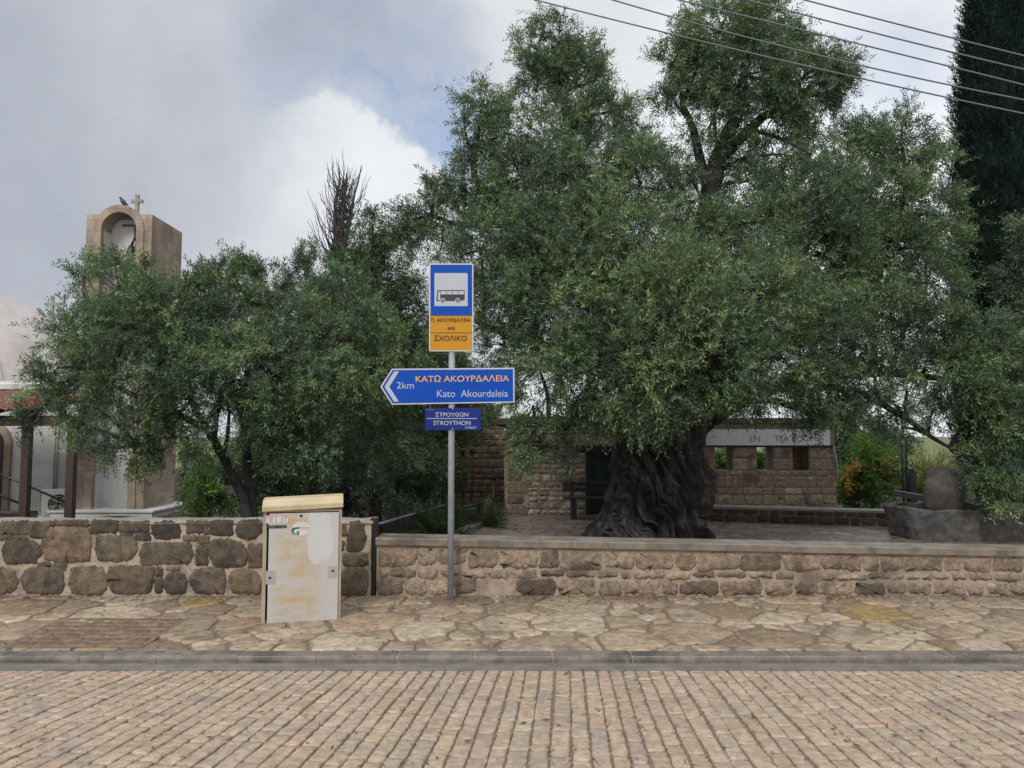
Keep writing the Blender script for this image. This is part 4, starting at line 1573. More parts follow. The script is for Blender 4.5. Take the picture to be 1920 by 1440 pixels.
for (px, py, dy, rp, de, kw) in [
    (108, 690, -.5, 50, .9, {}), (70, 745, -.5, 34, .8, {}), (125, 740, -.5, 52, 1., {}), (138, 612, -.4, 38, .8, {}), (165, 560, -.3, 55, .9, {'ysh': .05}), (155, 515, -.3, 30, .4, {'upb': .9, 'rz': 1.4}), (420, 545, .2, 50, .9, {'upb': 1.2}), (500, 545, .2, 50, .9, {'upb': 1.2}), (570, 545, .2, 50, .9, {'upb': 1.2}),
    (225, 540, -.3, 62, 1., {'ysh': .08}), (265, 510, -.2, 40, .9, {'upb': .6, 'ysh': .1}), (160, 640, -.6, 75, 1., {}), (250, 620, -.7, 90, 1.1, {}), (330, 600, -.2, 80, 1., {}), (180, 700, -.8, 75, 1.1, {}), (270, 720, -.9, 85, 1.1, {}),
    (390, 560, .2, 66, .8, {'upb': .6}), (440, 540, .3, 60, .8, {'upb': .7}), (400, 640, -.2, 90, 1., {}), (480, 620, -.1, 90, 1., {}),
    (380, 520, .3, 30, .55, {'upb': 2.2, 'grow': 1.5, 'rz': 2.2, 'spread': .55}), (440, 520, .3, 30, .55, {'upb': 2.2, 'grow': 1.5, 'rz': 2.2, 'spread': .55}), (490, 520, .3, 30, .55, {'upb': 2.2, 'grow': 1.5, 'rz': 2.2, 'spread': .55}), (545, 520, .3, 30, .55, {'upb': 2.2, 'grow': 1.5, 'rz': 2.2, 'spread': .55}), (590, 520, .3, 30, .55, {'upb': 2.2, 'grow': 1.5, 'rz': 2.2, 'spread': .55}),
    (530, 560, .2, 62, .8, {'upb': .7}), (590, 570, .2, 62, .9, {'upb': .5}), (640, 555, .1, 55, 1., {'upb': .5, 'ysh': .06}), (560, 650, -.2, 90, 1., {}), (650, 630, -.1, 75, 1., {}), (700, 590, .1, 55, .8, {}),
    (340, 690, -.8, 80, .9, {}), (440, 710, -.5, 75, .7, {}), (540, 730, -.3, 80, .8, {}), (640, 710, -.2, 85, .9, {}), (720, 690, -.1, 70, .9, {}), (770, 640, 0, 45, .7, {}),
    (200, 780, -.9, 52, 1., {'upb': 0}), (130, 785, -.6, 34, .8, {'upb': 0}), (270, 800, -.9, 50, 1., {'upb': -.1}), (330, 780, -.8, 48, .8, {'upb': 0}), (190, 835, -.9, 26, .7, {'upb': -.4}), (250, 850, -.8, 26, .8, {'upb': -.4}), (300, 845, -.8, 28, .6, {'upb': -.4}),
    (610, 800, .3, 70, .7, {}), (700, 790, .3, 70, .8, {}), (560, 830, .4, 50, .6, {}), (760, 740, .2, 55, .8, {}), (660, 860, .5, 55, .7, {}), (740, 850, .5, 45, .7, {}),
    (360, 750, -.9, 58, 1., {'upb': 0}), (430, 770, -.7, 60, 1., {'upb': 0}), (490, 790, -.6, 58, 1., {'upb': 0}), (350, 820, -.8, 42, .9, {'upb': -.2}), (545, 810, -.5, 58, 1., {'upb': 0}), (600, 850, -.4, 50, .9, {'upb': 0}), (430, 690, -.9, 70, 1., {}), (520, 700, -.8, 70, 1., {}), (610, 720, -.6, 70, 1., {}), (60, 780, -.5, 28, .8, {'upb': -.2}),
    (300, 640, 1.6, 100, .6, {}), (450, 640, 1.6, 100, .6, {}), (600, 680, 1.6, 110, .7, {})]:
    re_ = max(rp - 9, 14)
    tl.lobe(A(px, py, dy), S_(re_, YL + dy), min(2.6, de * (rp / re_) ** 1.6), subr=.11, **kw)
M['bark_grey'] = rough_mat('bark_grey', (.075, .066, .06), (.035, .031, .03), 9, .85, 40, .8, .02)
tl.finish(M['bark_grey'])


def small_tree(name, label, cat, px, pybase, Y, zb, stems, lobes, pal, leaf='leaf', ll=.09, lw_=.026, npt=12, tw=(.2, .42), group=None, bark='bark', **kw0):
    b_ = at(px, pybase, Y)
    o = thing(name, label, cat, (float(b_[0]), Y, zb), group=group)
    t = Tree(o, M[leaf], pal, ll, lw_, npt, tw)
    for pts, rad in stems:
        p3 = [at(a, b, Y) if b is not None else np.array([at(a, 900, Y)[0], Y, zb - .05]) for a, b in pts]
        q_ = t.branch(p3, rad, 7, .006)
        t.hubs += q_[2::2]
    for (a, b, dy, rp, de) in lobes:
        t.lobe(at(a, b, Y + dy), S_(rp, Y + dy), de, **kw0)
    t.finish(M[bark])
    return o


small_tree('evergreen_tree', 'dark upright evergreen tree left of the bus sign', 'tree', 705, 960, 17.5, -.62,
           [([(705, None), (705, 850), (702, 700), (700, 560), (700, 440)], [.16, .13, .1, .07, .03])],
           [(700, 440, 0, 40, 1.1), (725, 470, 0, 46, 1.1), (680, 490, 0, 46, 1.1), (710, 530, -.2, 62, 1.2), (760, 520, 0, 45, .9), (655, 540, 0, 45, 1.), (680, 590, -.3, 66, 1.2), (750, 590, -.2, 62, 1.1),
            (720, 660, -.3, 75, 1.2), (660, 670, -.2, 70, 1.1), (770, 690, 0, 55, 1.), (700, 750, -.2, 80, 1.1), (640, 770, 0, 75, 1.), (760, 780, 0, 60, 1.), (690, 840, -.2, 75, 1.), (620, 860, 0, 65, 1.)], GREEN * .72, 'leaf', .085, .026)
small_tree('yellow_green_tree', 'pale yellow green tree showing behind the arrow sign', 'tree', 800, 960, 21, -.62,
           [([(800, None), (800, 830), (800, 700)], [.12, .09, .03])],
           [(800, 640, 0, 40, 1.), (765, 660, 0, 42, 1.), (830, 670, 0, 40, 1.), (790, 700, 0, 55, 1.), (750, 730, 0, 50, 1.), (850, 740, .3, 50, 1.), (800, 780, 0, 60, 1.), (860, 800, .3, 45, 1.)],
           np.array([(.13, .15, .065), (.11, .13, .06), (.10, .125, .06)]), 'leaf', .11, .03)
small_tree('right_edge_tree', 'grey green tree at the far right overlapping the cypress', 'tree', 1960, 960, 16.6, -.45,
           [([(1960, None), (1950, 800), (1930, 650), (1920, 500)], [.16, .12, .08, .03])],
           [(1925, 450, 0, 30, .9), (1950, 430, 0, 40, .9), (1915, 520, 0, 35, 1.), (1955, 500, 0, 50, 1.), (1915, 590, 0, 36, 1.), (1960, 580, 0, 60, 1.), (1970, 670, 0, 80, 1.), (1960, 780, .2, 80, 1.)],
           GREY * .75, 'leaf', .085, .024)

# bushes and background plants
small_tree('shrub', 'bright green leafy shrub beside the bell tower foot', 'shrub', 375, 960, 17.5, -.62,
           [([(375, None), (375, 900), (372, 860)], [.03, .02, .01])],
           [(372, 880, 0, 30, 1.1), (400, 890, 0, 34, 1.1), (378, 925, 0, 34, 1.2), (415, 930, 0, 36, 1.1), (366, 940, 0, 26, 1.)], BRIGHT * .55, 'leaf_green', .09, .035, 10)
small_tree('shrub', 'dark shrub under the small olive, behind the wall left of the cabinet', 'shrub', 530, 960, 16, -.62,
           [([(530, None), (530, 890), (528, 850)], [.04, .03, .01])],
           [(510, 870, 0, 45, 1.), (560, 860, 0, 50, 1.), (530, 920, -.2, 50, 1.1), (580, 920, -.2, 45, 1.), (480, 920, 0, 40, .9)], GREEN * .65, 'leaf', .085, .028, 12)
small_tree('shrub', 'dark grey green shrub behind the wall directly right of the cabinet', 'shrub', 650, 960, 15.5, -.62,
           [([(650, None), (650, 890), (648, 850)], [.04, .03, .01])],
           [(630, 880, 0, 45, 1.), (680, 870, 0, 50, 1.), (650, 930, -.2, 50, 1.1), (700, 925, -.1, 42, 1.), (610, 930, 0, 38, .9)], GREY * .6, 'leaf', .085, .024, 12)
small_tree('shrub', 'olive grey shrub between the cabinet and the sign pole, above the ramp railing', 'shrub', 745, 960, 18.5, -.62,
           [([(745, None), (745, 890), (745, 850)], [.04, .03, .01])],
           [(735, 860, 0, 45, 1.), (775, 850, 0, 45, 1.), (750, 900, -.2, 45, 1.), (790, 890, 0, 36, .9)], GREY * .85, 'leaf', .1, .03, 12)
small_tree('shrub', 'yellow green shrub directly behind the sign pole', 'shrub', 830, 960, 23, -.62,
           [([(830, None), (830, 890), (830, 860)], [.04, .03, .01])],
           [(815, 870, 0, 26, 1.2), (838, 880, 0, 26, 1.2), (825, 905, -.2, 32, 1.2)], BRIGHT * .75, 'leaf_green', .12, .045, 10)
small_tree('shrub', 'green shrub with orange young shoots right of the tea room sign', 'shrub', 1635, 960, 22, -.6,
           [([(1635, None), (1635, 900), (1635, 860)], [.05, .03, .01])],
           [(1640, 850, 0, 34, 1.1), (1610, 880, 0, 36, 1.1), (1660, 885, 0, 36, 1.1), (1630, 910, -.2, 42, 1.2), (1600, 920, 0, 32, 1.1), (1670, 920, 0, 32, 1.1)], BRIGHT * .85, 'leaf_green', .1, .04, 10)
small_tree('shrub', 'low orange tipped shoots on the shrub beside the tea room wall', 'shrub', 1600, 960, 21.4, -.6,
           [([(1600, None), (1600, 910), (1600, 890)], [.02, .015, .01])],
           [(1590, 893, 0, 10, .7), (1612, 885, 0, 9, .7), (1655, 868, 0, 8, .7)], np.array([(.42, .24, .06), (.34, .26, .07)]), 'leaf_green', .08, .03, 8)
for (px, lab) in ((1355, 'bright green bush seen through the left opening beside the olive trunk'), (1432, 'bright green bush seen through the second opening under the sign board')):
    small_tree('bush', lab, 'bush', px, 960, 24, -.6, [([(px, None), (px, 880)], [.03, .01])],
               [(px - 12, 850, 0, 22, 1.2), (px + 14, 855, 0, 22, 1.2), (px, 880, 0, 28, 1.3), (px + 4, 905, 0, 30, 1.2)], BRIGHT, 'leaf_green', .11, .045, 10)
small_tree('background_tree', 'dark tree behind the right end of the tea room wall', 'tree', 1590, 960, 30, -.6,
           [([(1590, None), (1590, 850), (1590, 780)], [.12, .08, .03])],
           [(1590, 790, 0, 40, 1.), (1560, 830, 0, 36, 1.), (1620, 820, 0, 40, 1.), (1600, 860, 0, 45, 1.), (1660, 840, 0, 35, .9)], DARKG * 1.5, 'leaf', .13, .04, 12)
small_tree('hedge_bush', 'green bush at the right edge beyond the millstone', 'bush', 1900, 960, 24, -.6,
           [([(1900, None), (1900, 900)], [.04, .01])],
           [(1880, 890, 0, 40, 1.1), (1930, 890, 0, 45, 1.1), (1830, 900, 0, 40, 1.), (1780, 905, 0, 32, 1.)], GREEN * 1.1, 'leaf_green', .11, .04, 10)
small_tree('background_tree', 'distant dark tree crown left behind the church olive', 'tree', 600, 960, 34, -.6,
           [([(600, None), (600, 850), (600, 760)], [.15, .1, .03])],
           [(560, 760, 0, 60, 1.), (640, 750, 0, 60, 1.), (520, 820, 0, 60, 1.), (600, 830, 0, 70, 1.), (690, 820, 0, 60, 1.), (480, 880, 0, 55, 1.), (560, 900, 0, 60, 1.), (660, 900, 0, 60, 1.), (420, 900, 0, 50, 1.)], DARKG * 1.6, 'leaf', .15, .05, 12)
small_tree('background_tree', 'distant dark tree filling the space between arrow sign and stone house', 'tree', 880, 960, 32, -.6,
           [([(880, None), (880, 850), (880, 770)], [.15, .1, .03])],
           [(880, 770, 0, 45, 1.), (830, 810, 0, 50, 1.), (900, 820, 0, 50, 1.), (860, 870, 0, 50, 1.), (770, 840, 0, 50, 1.), (790, 900, 0, 50, 1.)], DARKG * 1.5, 'leaf', .15, .05, 12)


# fronds: strap-leaved plants
def frond_plant(name, label, cat, base, n, length, cols, lean=(.2, 1.2), pinnate=True):
    o = thing(name, label, cat, base)
    b = np.array(base, float)
    P, D, L, C = [], [], [], []
    tv, tf, tn = [], [], 0
    for i in range(n):
        a = rng.uniform(0, 2 * math.pi)
        le = rng.uniform(*lean)
        d = np.array([math.cos(a) * math.sin(le), math.sin(a) * math.sin(le), math.cos(le)])
        l_ = length * rng.uniform(.7, 1.1)
        pts = []
        for k in range(7):
            t = k / 6
            pts.append(b + d * l_ * t + np.array([0, 0, -.45 * l_ * t * t * math.sin(le)]))
        v_, f_ = tube_geo(pts, np.linspace(.012, .003, 7), 4)
        tv.append(np.array(v_)); tf.append(np.array(f_) + tn); tn += len(v_)
        for k in range(1, 6):
            e_ = pts[k + 1] - pts[k]
            P.append(pts[k]); D.append(e_ / np.linalg.norm(e_)); L.append(np.linalg.norm(e_)); C.append(cols[rng.integers(len(cols))])
    V, Q, T_ = leaves_geo(np.array(P), np.array(D), np.array(L), 14, length * .24, .018, np.array(C), .05, (.5, .95))
    np_mesh('fronds', V, Q, M['leaf_green'], o, False, T_)
    np_mesh('stalks', np.concatenate(tv), np.concatenate(tf), M['twig'], o, True)
    return o


p_ = at(828, 975, 14.5)
frond_plant('cycad', 'dark green palm like cycad behind the railing at the sign pole', 'plant', (float(p_[0]), 14.5, -.6), 42, .95, GREEN * .55)
p_ = at(905, 960, 16.5)
frond_plant('cycad', 'smaller palm like cycad between the railing and the stone house', 'plant', (float(p_[0]), 16.5, -.6), 26, .95, np.array([(.08, .11, .045), (.06, .085, .04)]))
p_ = at(1745, 915, 22)
frond_plant('yellow_palm', 'yellowish strap leaved palm behind the millstone', 'plant', (float(p_[0]), 22, -.3), 52, 1.55, np.array([(.26, .24, .075), (.2, .21, .06), (.30, .25, .09)]))


# cypresses
def cypress(name, label, px, Y, zb, ztop, r, cols, n):
    x = float(at(px, 900, Y)[0])
    o = thing(name, label, 'cypress', (x, Y, zb))
    nz_, nt_ = 120, 60
    z = np.linspace(zb + .3, ztop, nz_)
    th_ = np.linspace(0, 2 * math.pi, nt_, endpoint=False)
    TH_, Zg = np.meshgrid(th_, z)
    t = (Zg - zb) / (ztop - zb)

    def rad(TH_, Zg, t):
        nn = fbm(np.stack([np.cos(TH_).ravel() * 1.6, np.sin(TH_).ravel() * 1.6, Zg.ravel() * .75], 1), 4).reshape(TH_.shape)
        n2 = fbm(np.stack([np.cos(TH_).ravel() * 5, np.sin(TH_).ravel() * 5, Zg.ravel() * 2.2 + 9], 1), 3).reshape(TH_.shape)
        return r * (.84 + .62 * (nn - .5) + .34 * (n2 - .5)) * np.clip(1.18 - t ** 3, .05, 1.0) * np.clip(.55 + t * 4, 0, 1)
    rg = rad(TH_, Zg, t) * .9
    ii_ = np.arange(nz_ * nt_).reshape(nz_, nt_)
    jj_ = np.roll(ii_, -1, 1)
    q_ = np.stack([ii_[:-1], jj_[:-1], jj_[1:], ii_[1:]], -1).reshape(-1, 4)
    V0 = np.stack([x + np.cos(TH_).ravel() * rg.ravel(), Y + np.sin(TH_).ravel() * rg.ravel(), Zg.ravel()], 1)
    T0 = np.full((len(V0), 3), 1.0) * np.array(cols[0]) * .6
    tz = rng.uniform(0, 1, n)
    ta = rng.uniform(0, 2 * math.pi, n)
    zz_ = zb + .3 + tz * (ztop - zb - .3)
    rr_ = rad(ta[:, None], zz_[:, None], ((zz_ - zb) / (ztop - zb))[:, None])[:, 0] * rng.uniform(.84, 1.05, n)
    P = np.stack([x + np.cos(ta) * rr_, Y + np.sin(ta) * rr_, zz_], 1)
    D = unit(np.stack([np.cos(ta) * .55, np.sin(ta) * .55, np.full(n, 1.1)], 1) + rng.normal(0, .3, (n, 3)))
    C = np.array(cols)[rng.integers(len(cols), size=n)] * (1 + rng.normal(0, .2, (n, 1)))
    V1, Q1, T1 = leaves_geo(P, D, rng.uniform(.16, .38, n), 9, .08, .024, C, 0, (.2, .6))
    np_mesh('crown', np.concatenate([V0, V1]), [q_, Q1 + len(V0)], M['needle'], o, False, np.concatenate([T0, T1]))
    MB().tube([(x, Y, zb - .1), (x, Y, zb + 1.2)], [.2, .17], 10).build('trunk', M['bark'], o)
    return o


CYP = [(.013, .024, .019), (.018, .032, .024), (.028, .046, .032), (.010, .018, .016)]
cypress('cypress', 'tall dense dark cypress column at the right edge of the picture', 1912, 18.5, -.45, 14.2, 1.48, CYP, 15000)

# dead cypress far behind
YD = 27
pd = at(632, 960, YD)
dc = thing('dead_tree', 'bare dead cypress with upswept grey branches left of the bus sign', 'dead tree', (float(pd[0]), YD, -.6))
t = Tree(dc, M['leaf'], OLIVE, .1, .02)
t.branch([np.array([pd[0], YD, -.7]), at(630, 700, YD), at(634, 520, YD), at(640, 430, YD), at(650, 325, YD)], [.32, .26, .17, .10, .02], 10, .01)
t.branch([at(634, 500, YD), at(652, 430, YD), at(662, 380, YD), at(678, 310, YD)], [.12, .09, .05, .012], 7, .01)
t.branch([at(630, 470, YD), at(628, 400, YD), at(636, 345, YD), at(635, 310, YD)], [.09, .07, .04, .01], 7, .01)
for i in range(170):
    y = rng.uniform(345, 500)
    s0 = at(rng.normal(637 + (450 - y) * .06, 4), y, YD + rng.normal(0, .25))
    ang = rng.normal(0, 1) * .38
    side = math.copysign(1, rng.normal())
    l_ = rng.uniform(.6, 1.9) * (1.1 if y > 400 else .75)
    az_ = rng.uniform(0, 2 * math.pi)
    op = rng.uniform(.2, .85)
    d = np.array([math.cos(az_) * op, math.sin(az_) * op, 1.0])
    e_ = s0 + unit(d) * l_
    m_ = s0 + unit(d * np.array([1.5, 1.5, 1])) * l_ * .5
    t.branch([s0, m_, e_], [.022, .014, .005], 4, .03)
np_mesh('trunk', np.concatenate(t.tv), np.concatenate(t.tf), M['dead_wood'], dc, True)
t.tv = []
# tuft of dry brown foliage left low on it
t2 = Tree(dc, M['needle'], np.array([(.05, .045, .045), (.04, .035, .035)]), .1, .03, 10, (.2, .4))
t2.lobe(at(622, 486, YD), S_(14, YD), 1.2)
t2.lobe(at(640, 480, YD), S_(16, YD), .8)
t2.finish(M['dead_wood'], crown_name='dry_tuft')


# ------------------------------------------------------------------ stone house, tea room wall, patio things
YB = 18.9
hx0 = float(at(949, 900, YB)[0])
hx1 = float(at(1325, 900, YB)[0])
hzt = float(at(1000, 797, YB)[2])
house = thing('stone_house', 'low flat roofed stone house with dark door behind the bench', 'house', ((hx0 + hx1) / 2, YB, ZPAT))
d0, d1 = float(at(1098, 900, YB)[0]), float(at(1154, 900, YB)[0])
dz1 = float(at(1120, 846, YB)[2])
mb = MB()
dp = 4.5
mb.box(hx0, d0, YB, YB + .5, ZPAT - .3, hzt)
mb.box(d1, hx1, YB, YB + .5, ZPAT - .3, hzt)
mb.box(d0, d1, YB, YB + .5, dz1, hzt)
mb.box(hx0, hx0 + .5, YB + .5, YB + dp, ZPAT - .3, hzt)
mb.box(hx1 - .5, hx1, YB + .5, YB + dp, ZPAT - .3, hzt)
mb.box(hx0 + .5, hx1 - .5, YB + dp - .5, YB + dp, ZPAT - .3, hzt)
mb.build('wall', M['mortar_house'], house)
SH = [(.50, .45, .37), (.46, .415, .34), (.53, .475, .385), (.41, .37, .305), (.48, .44, .37), (.37, .33, .275)]
S = Stones()
hs3 = lambda a, b, h: (a, YB - h, b)
qx = hx0 + .42
for (a, b) in ((hx0, qx), ):
    z = ZPAT
    while z < hzt - .05:
        h = rng.uniform(.22, .34)
        w = rng.uniform(.38, .62)
        S.add(rect(a, a + w, z, min(z + h, hzt), .02, .06), pick([(.25, .20, .15), (.19, .16, .13), (.15, .12, .10)], .08), hs3, H=.02, bev=.02, sp=.08, jit=.004, rounds=1)
        z += h
for P in rows(hx0 + .5, d0 - .02, ZPAT, hzt, (.08, .2), (.12, .42), .02):
    S.add(P, pick(SH, .16), hs3, H=.025, bev=.03, sp=.07, jit=.008, rounds=1, dome=.3)
for P in rows(d1 + .02, hx1, ZPAT, hzt, (.08, .2), (.12, .42), .02):
    S.add(P, pick(SH, .16), hs3, H=.025, bev=.03, sp=.07, jit=.008, rounds=1, dome=.3)
for P in rows(d0 - .02, d1 + .02, dz1 + .16, hzt, (.08, .2), (.12, .42), .02):
    S.add(P, pick(SH, .16), hs3, H=.025, bev=.03, sp=.07, jit=.008, rounds=1, dome=.3)
for P in rows(YB + .02, YB + dp, ZPAT, hzt, (.2, .32), (.3, .6), .02):
    S.add(P, pick([(.33, .27, .19), (.30, .245, .18)], .1), lambda a, b, h: (hx0 - h, a, b), H=.02, bev=.02, sp=.08, jit=.006, rounds=1)
S.build('stone_facing', M['stone_tan'], house)
mb = MB()
mb.box(hx0 - .25, hx1 + .1, YB - .18, YB + dp + .1, hzt, hzt + .16, bev=.02)
mb.box(hx0 + .1, hx1 - .2, YB + .2, YB + dp - .2, hzt + .16, hzt + .22)
mb.build('roof', M['kerb_grey'], house)
mb = MB()
mb.box(d0 - .25, d1 + .14, YB - .07, YB + .3, dz1 - .02, dz1 + .14, bev=.012)
mb.build('lintel', M['bench_wood'], house)
mb = MB()
dm = d1 - d0
mb.box(d0 + .002, d0 + .12, YB + .03, YB + .16, ZPAT, dz1 - .022)
mb.box(d1 - .10, d1 - .002, YB + .03, YB + .16, ZPAT, dz1 - .022)
mb.box(d0 + .12, d1 - .10, YB + .03, YB + .16, dz1 - .11, dz1 - .022)
mb.build('door_frame', M['bench_wood'], house)
mb = MB()
for i in range(4):
    a = d0 + .121 + i * (dm - .222) / 4
    mb.box(a, a + (dm - .222) / 4 - .006, YB + .09, YB + .13, ZPAT, dz1 - .112, bev=.004)
mb.box(d0 + .13, d1 - .11, YB + .13, YB + .14, ZPAT, dz1 - .12)
mb.build('door', M['door_green'], house)
# pale lantern roof on top at the left
mb = MB()
lx0, lx1 = float(at(936, 775, 20.6)[0]), float(at(1000, 775, 20.6)[0])
zlr = hzt + .20
mb.add([(lx0, 20, zlr), (lx1, 20, zlr), (lx1, 21.6, zlr), (lx0, 21.6, zlr), ((lx0 + lx1) / 2, 20.8, zlr + .42)], [[3, 2, 1, 0], [0, 1, 4], [1, 2, 4], [2, 3, 4], [3, 0, 4]])
mb.build('skylight', M['render_white'], house)

# tea room wall with openings
YR = 19.3
tx0, tx1 = hx1 + .01, float(at(1567, 900, YR)[0])
zt_ = float(at(1450, 791, YR)[2])
zo1, zo0 = float(at(1450, 837, YR)[2]), float(at(1450, 882, YR)[2])
tea = thing('tea_room_wall', 'courtyard stone wall with square openings under a white sign board', 'stone wall', ((tx0 + tx1) / 2, YR, ZPAT))
xo = [float(at(a, 860, YR)[0]) for a in (1341, 1373, 1419, 1449, 1486, 1517)]
mb = MB()
mb.box(tx0, tx1, YR, YR + .55, ZPAT - .3, zo0)
piers = [(tx0, xo[0]), (xo[1], xo[2]), (xo[3], xo[4]), (xo[5], tx1)]
for a, b in piers:
    mb.box(a, b, YR, YR + .55, zo0, zo1)
mb.box(xo[4], xo[5], YR + .3, YR + .5, zo0, zo1)
mb.box(tx0, tx1, YR, YR + .55, zo1, zt_ - .05)
mb.build('wall', M['mortar_house'], tea)
ST2 = [(.42, .36, .285), (.385, .33, .27), (.36, .315, .26), (.46, .39, .31), (.31, .27, .225), (.42, .355, .28)]
S = Stones()
ts3 = lambda a, b, h: (a, YR - h, b)
for P in rows(tx0, tx1, ZPAT, zo0, (.18, .28), (.25, .5), .02):
    S.add(P, pick(ST2, .14), ts3, H=.02, bev=.025, sp=.08, jit=.006, rounds=1)
for a, b in piers:
    zm = (zo0 + zo1) / 2
    for (z0_, z1_) in ((zo0, zm), (zm, zo1)):
        S.add(rect(a, b, z0_, z1_, .02, .05), pick([(.44, .36, .275), (.38, .315, .245)], .1), ts3, H=.02, bev=.025, sp=.08, jit=.006, rounds=1)
for P in rows(tx0, tx1, zo1 + .55, zt_ - .06, (.1, .14), (.3, .5), .02):
    S.add(P, pick(ST2, .1), ts3, H=.012, bev=.02, sp=.1, jit=.004, rounds=1)
S.add(rect(xo[4] + .02, xo[5] - .02, zo0, (zo0 + zo1) / 2, .02, .06), (.19, .11, .085), lambda a, b, h: (a, YR + .3 - h, b), H=.02, bev=.02, sp=.08)
S.add(rect(xo[4] + .02, xo[5] - .02, (zo0 + zo1) / 2, zo1, .02, .06), (.17, .10, .08), lambda a, b, h: (a, YR + .3 - h, b), H=.02, bev=.02, sp=.08)
S.build('stone_facing', M['stone_tan'], tea)
MB().box(tx0, tx1 + .06, YR - .06, YR + .62, zt_ - .048, zt_ + .1, bev=.015).build('coping', M['kerb_grey'], tea)
MB().box(tx0, tx1 + .02, YR - .04, YR - .002, zo1 - .02, zo1 + .03).build('timber_beam', M['wood_dark'], tea)
bx1 = float(at(1554, 820, YR)[0])
bz0, bz1 = float(at(1450, 835, YR)[2]), float(at(1450, 805, YR)[2])
board = thing('sign_board', 'long white painted sign board with grey lettering on the courtyard wall', 'sign board', ((tx0 + bx1) / 2, YR - .06, bz0))
MB().box(tx0, bx1, YR - .075, YR - .045, bz0, bz1, bev=.004).build('panel', M['board_white'], board)
lettering('EN', 1406, 1425, 818, 828, YR - .0775, M['letter_grey'], board, -.002)
lettering('TEA ROOM', 1452, 1530, 817, 828, YR - .0775, M['letter_grey'], board, -.002)
# downpipe at the corner
mb = MB()
mb.tube([at(1563, 836, YR - .1), at(1568, 860, YR - .08), at(1570, 880, YR - .05), at(1569, 905, YR - .02)], .02, 8)
tag(mb.build('drain_pipe', M['white_paint']), 'thin pale pipe hanging at the right corner of the courtyard wall', 'pipe')

# low patio parapet running behind the puddle
pa, pb = at_z(1326, 977, ZPAT), at_z(1730, 990, ZPAT)
pa2 = pb - (pb - pa) * 1.12
ph_ = .335
dv = unit((pb - pa)[:2])
nrm_ = np.array([-dv[1], dv[0]])
Lp = float(np.linalg.norm((pb - pa2)[:2]))
par = thing('parapet', 'low dark stone parapet with pale wet top at the back of the patio', 'low wall', (float((pa[0] + pb[0]) / 2), float((pa[1] + pb[1]) / 2), ZPAT))


def par3(u_, w_, h):
    q_ = pa2[:2] + dv * u_ - nrm_ * h
    return (q_[0], q_[1], ZPAT + w_)


def par_box(mb, w0, w1, n0, n1):
    v_ = []
    for w_ in (w0, w1):
        for (u_, n_) in ((0, n0), (Lp, n0), (Lp, n1), (0, n1)):
            q_ = pa2[:2] + dv * u_ + nrm_ * n_
            v_.append((q_[0], q_[1], ZPAT + w_))
    mb.add(v_, [[3, 2, 1, 0], [4, 5, 6, 7], [0, 1, 5, 4], [1, 2, 6, 5], [2, 3, 7, 6], [3, 0, 4, 7]])
    return mb


par_box(MB(), -.1, ph_ - .05, 0, .4).build('wall_core', M['grout_brown'], par)
par_box(MB(), ph_ - .048, ph_, -.03, .45).build('coping', M['concrete'], par)
S = Stones()
for P in rows(0, Lp, 0, ph_ - .05, (.1, .18), (.14, .4), .02):
    S.add(P, pick([(.085, .072, .06), (.11, .092, .075), (.065, .055, .05)], .15), par3, H=.025, bev=.03, sp=.07, jit=.006, rounds=1, dome=.3)
S.build('stone_facing', M['stone_tan'], par)

# patio edge kerb and railing up to the house corner
ka, kb_ = np.array([-2.0, 9.55]), np.array([-.12, 18.85])
kd = unit(kb_ - ka)
kn = np.array([-kd[1], kd[0]])
mb = MB()
v_ = []
for w_ in (-.75, ZPAT + .09):
    for (p2, n_) in ((ka, 0), (kb_, 0), (kb_, .22), (ka, .22)):
        q_ = p2 + kn * n_
        v_.append((q_[0], q_[1], w_))
mb.add(v_, [[3, 2, 1, 0], [4, 5, 6, 7], [0, 1, 5, 4], [1, 2, 6, 5], [2, 3, 7, 6], [3, 0, 4, 7]])
tag(mb.build('patio_edging', M['concrete']), 'pale concrete edging along the left side of the patio', 'edging')


def railing(label, a, b, z0a, z0b, hgt, spc, topmat, start=0.0):
    o = thing('railing', label, 'railing', ((a[0] + b[0]) / 2, (a[1] + b[1]) / 2, (z0a + z0b) / 2))
    a, b = np.array(a, float), np.array(b, float)
    L_ = np.linalg.norm(b - a)
    n = int(L_ / spc)
    mb = MB()
    for i in range(n + 1):
        t_ = i / n
        p2 = a + (b - a) * t_
        z0 = z0a + (z0b - z0a) * t_
        mb.box(p2[0] - .008, p2[0] + .008, p2[1] - .008, p2[1] + .008, z0 + .03, z0 + hgt - .02)
    mb.tube([(*a, z0a + .05), (*b, z0b + .05)], .012, 6)
    mb.build('balusters', M['black_metal'], o)
    MB().tube([(*a, z0a + hgt), (*((a + b) / 2), (z0a + z0b) / 2 + hgt), (*b, z0b + hgt)], .022, 8).build('top_rail', topmat, o)
    for t_ in (0, .5, 1):
        p2 = a + (b - a) * t_
        z0 = z0a + (z0b - z0a) * t_
        MB().box(p2[0] - .025, p2[0] + .025, p2[1] - .025, p2[1] + .025, z0 - .1, z0 + hgt + .015).build('post', M['black_metal'], o)
    return o


ra, rb = at(853, 957, 15.0), at(945, 931, 18.7)
fz = ZPAT + .09
railing('black iron railing along the patio edge up to the corner of the stone house', (ra[0] - .05, ra[1]), (rb[0] - .06, rb[1]), fz, fz, float(rb[2]) - fz, .12, M['black_metal'])
ra, rb = at(708, 983, 12.6), at(838, 947, 16.2)
railing('black railing with shiny grey handrail beside the ramp, next to the steel gap post', (ra[0], ra[1]), (rb[0], rb[1]), -.62, -.62, float(ra[2]) + .62, .09, M['rail_metal'])

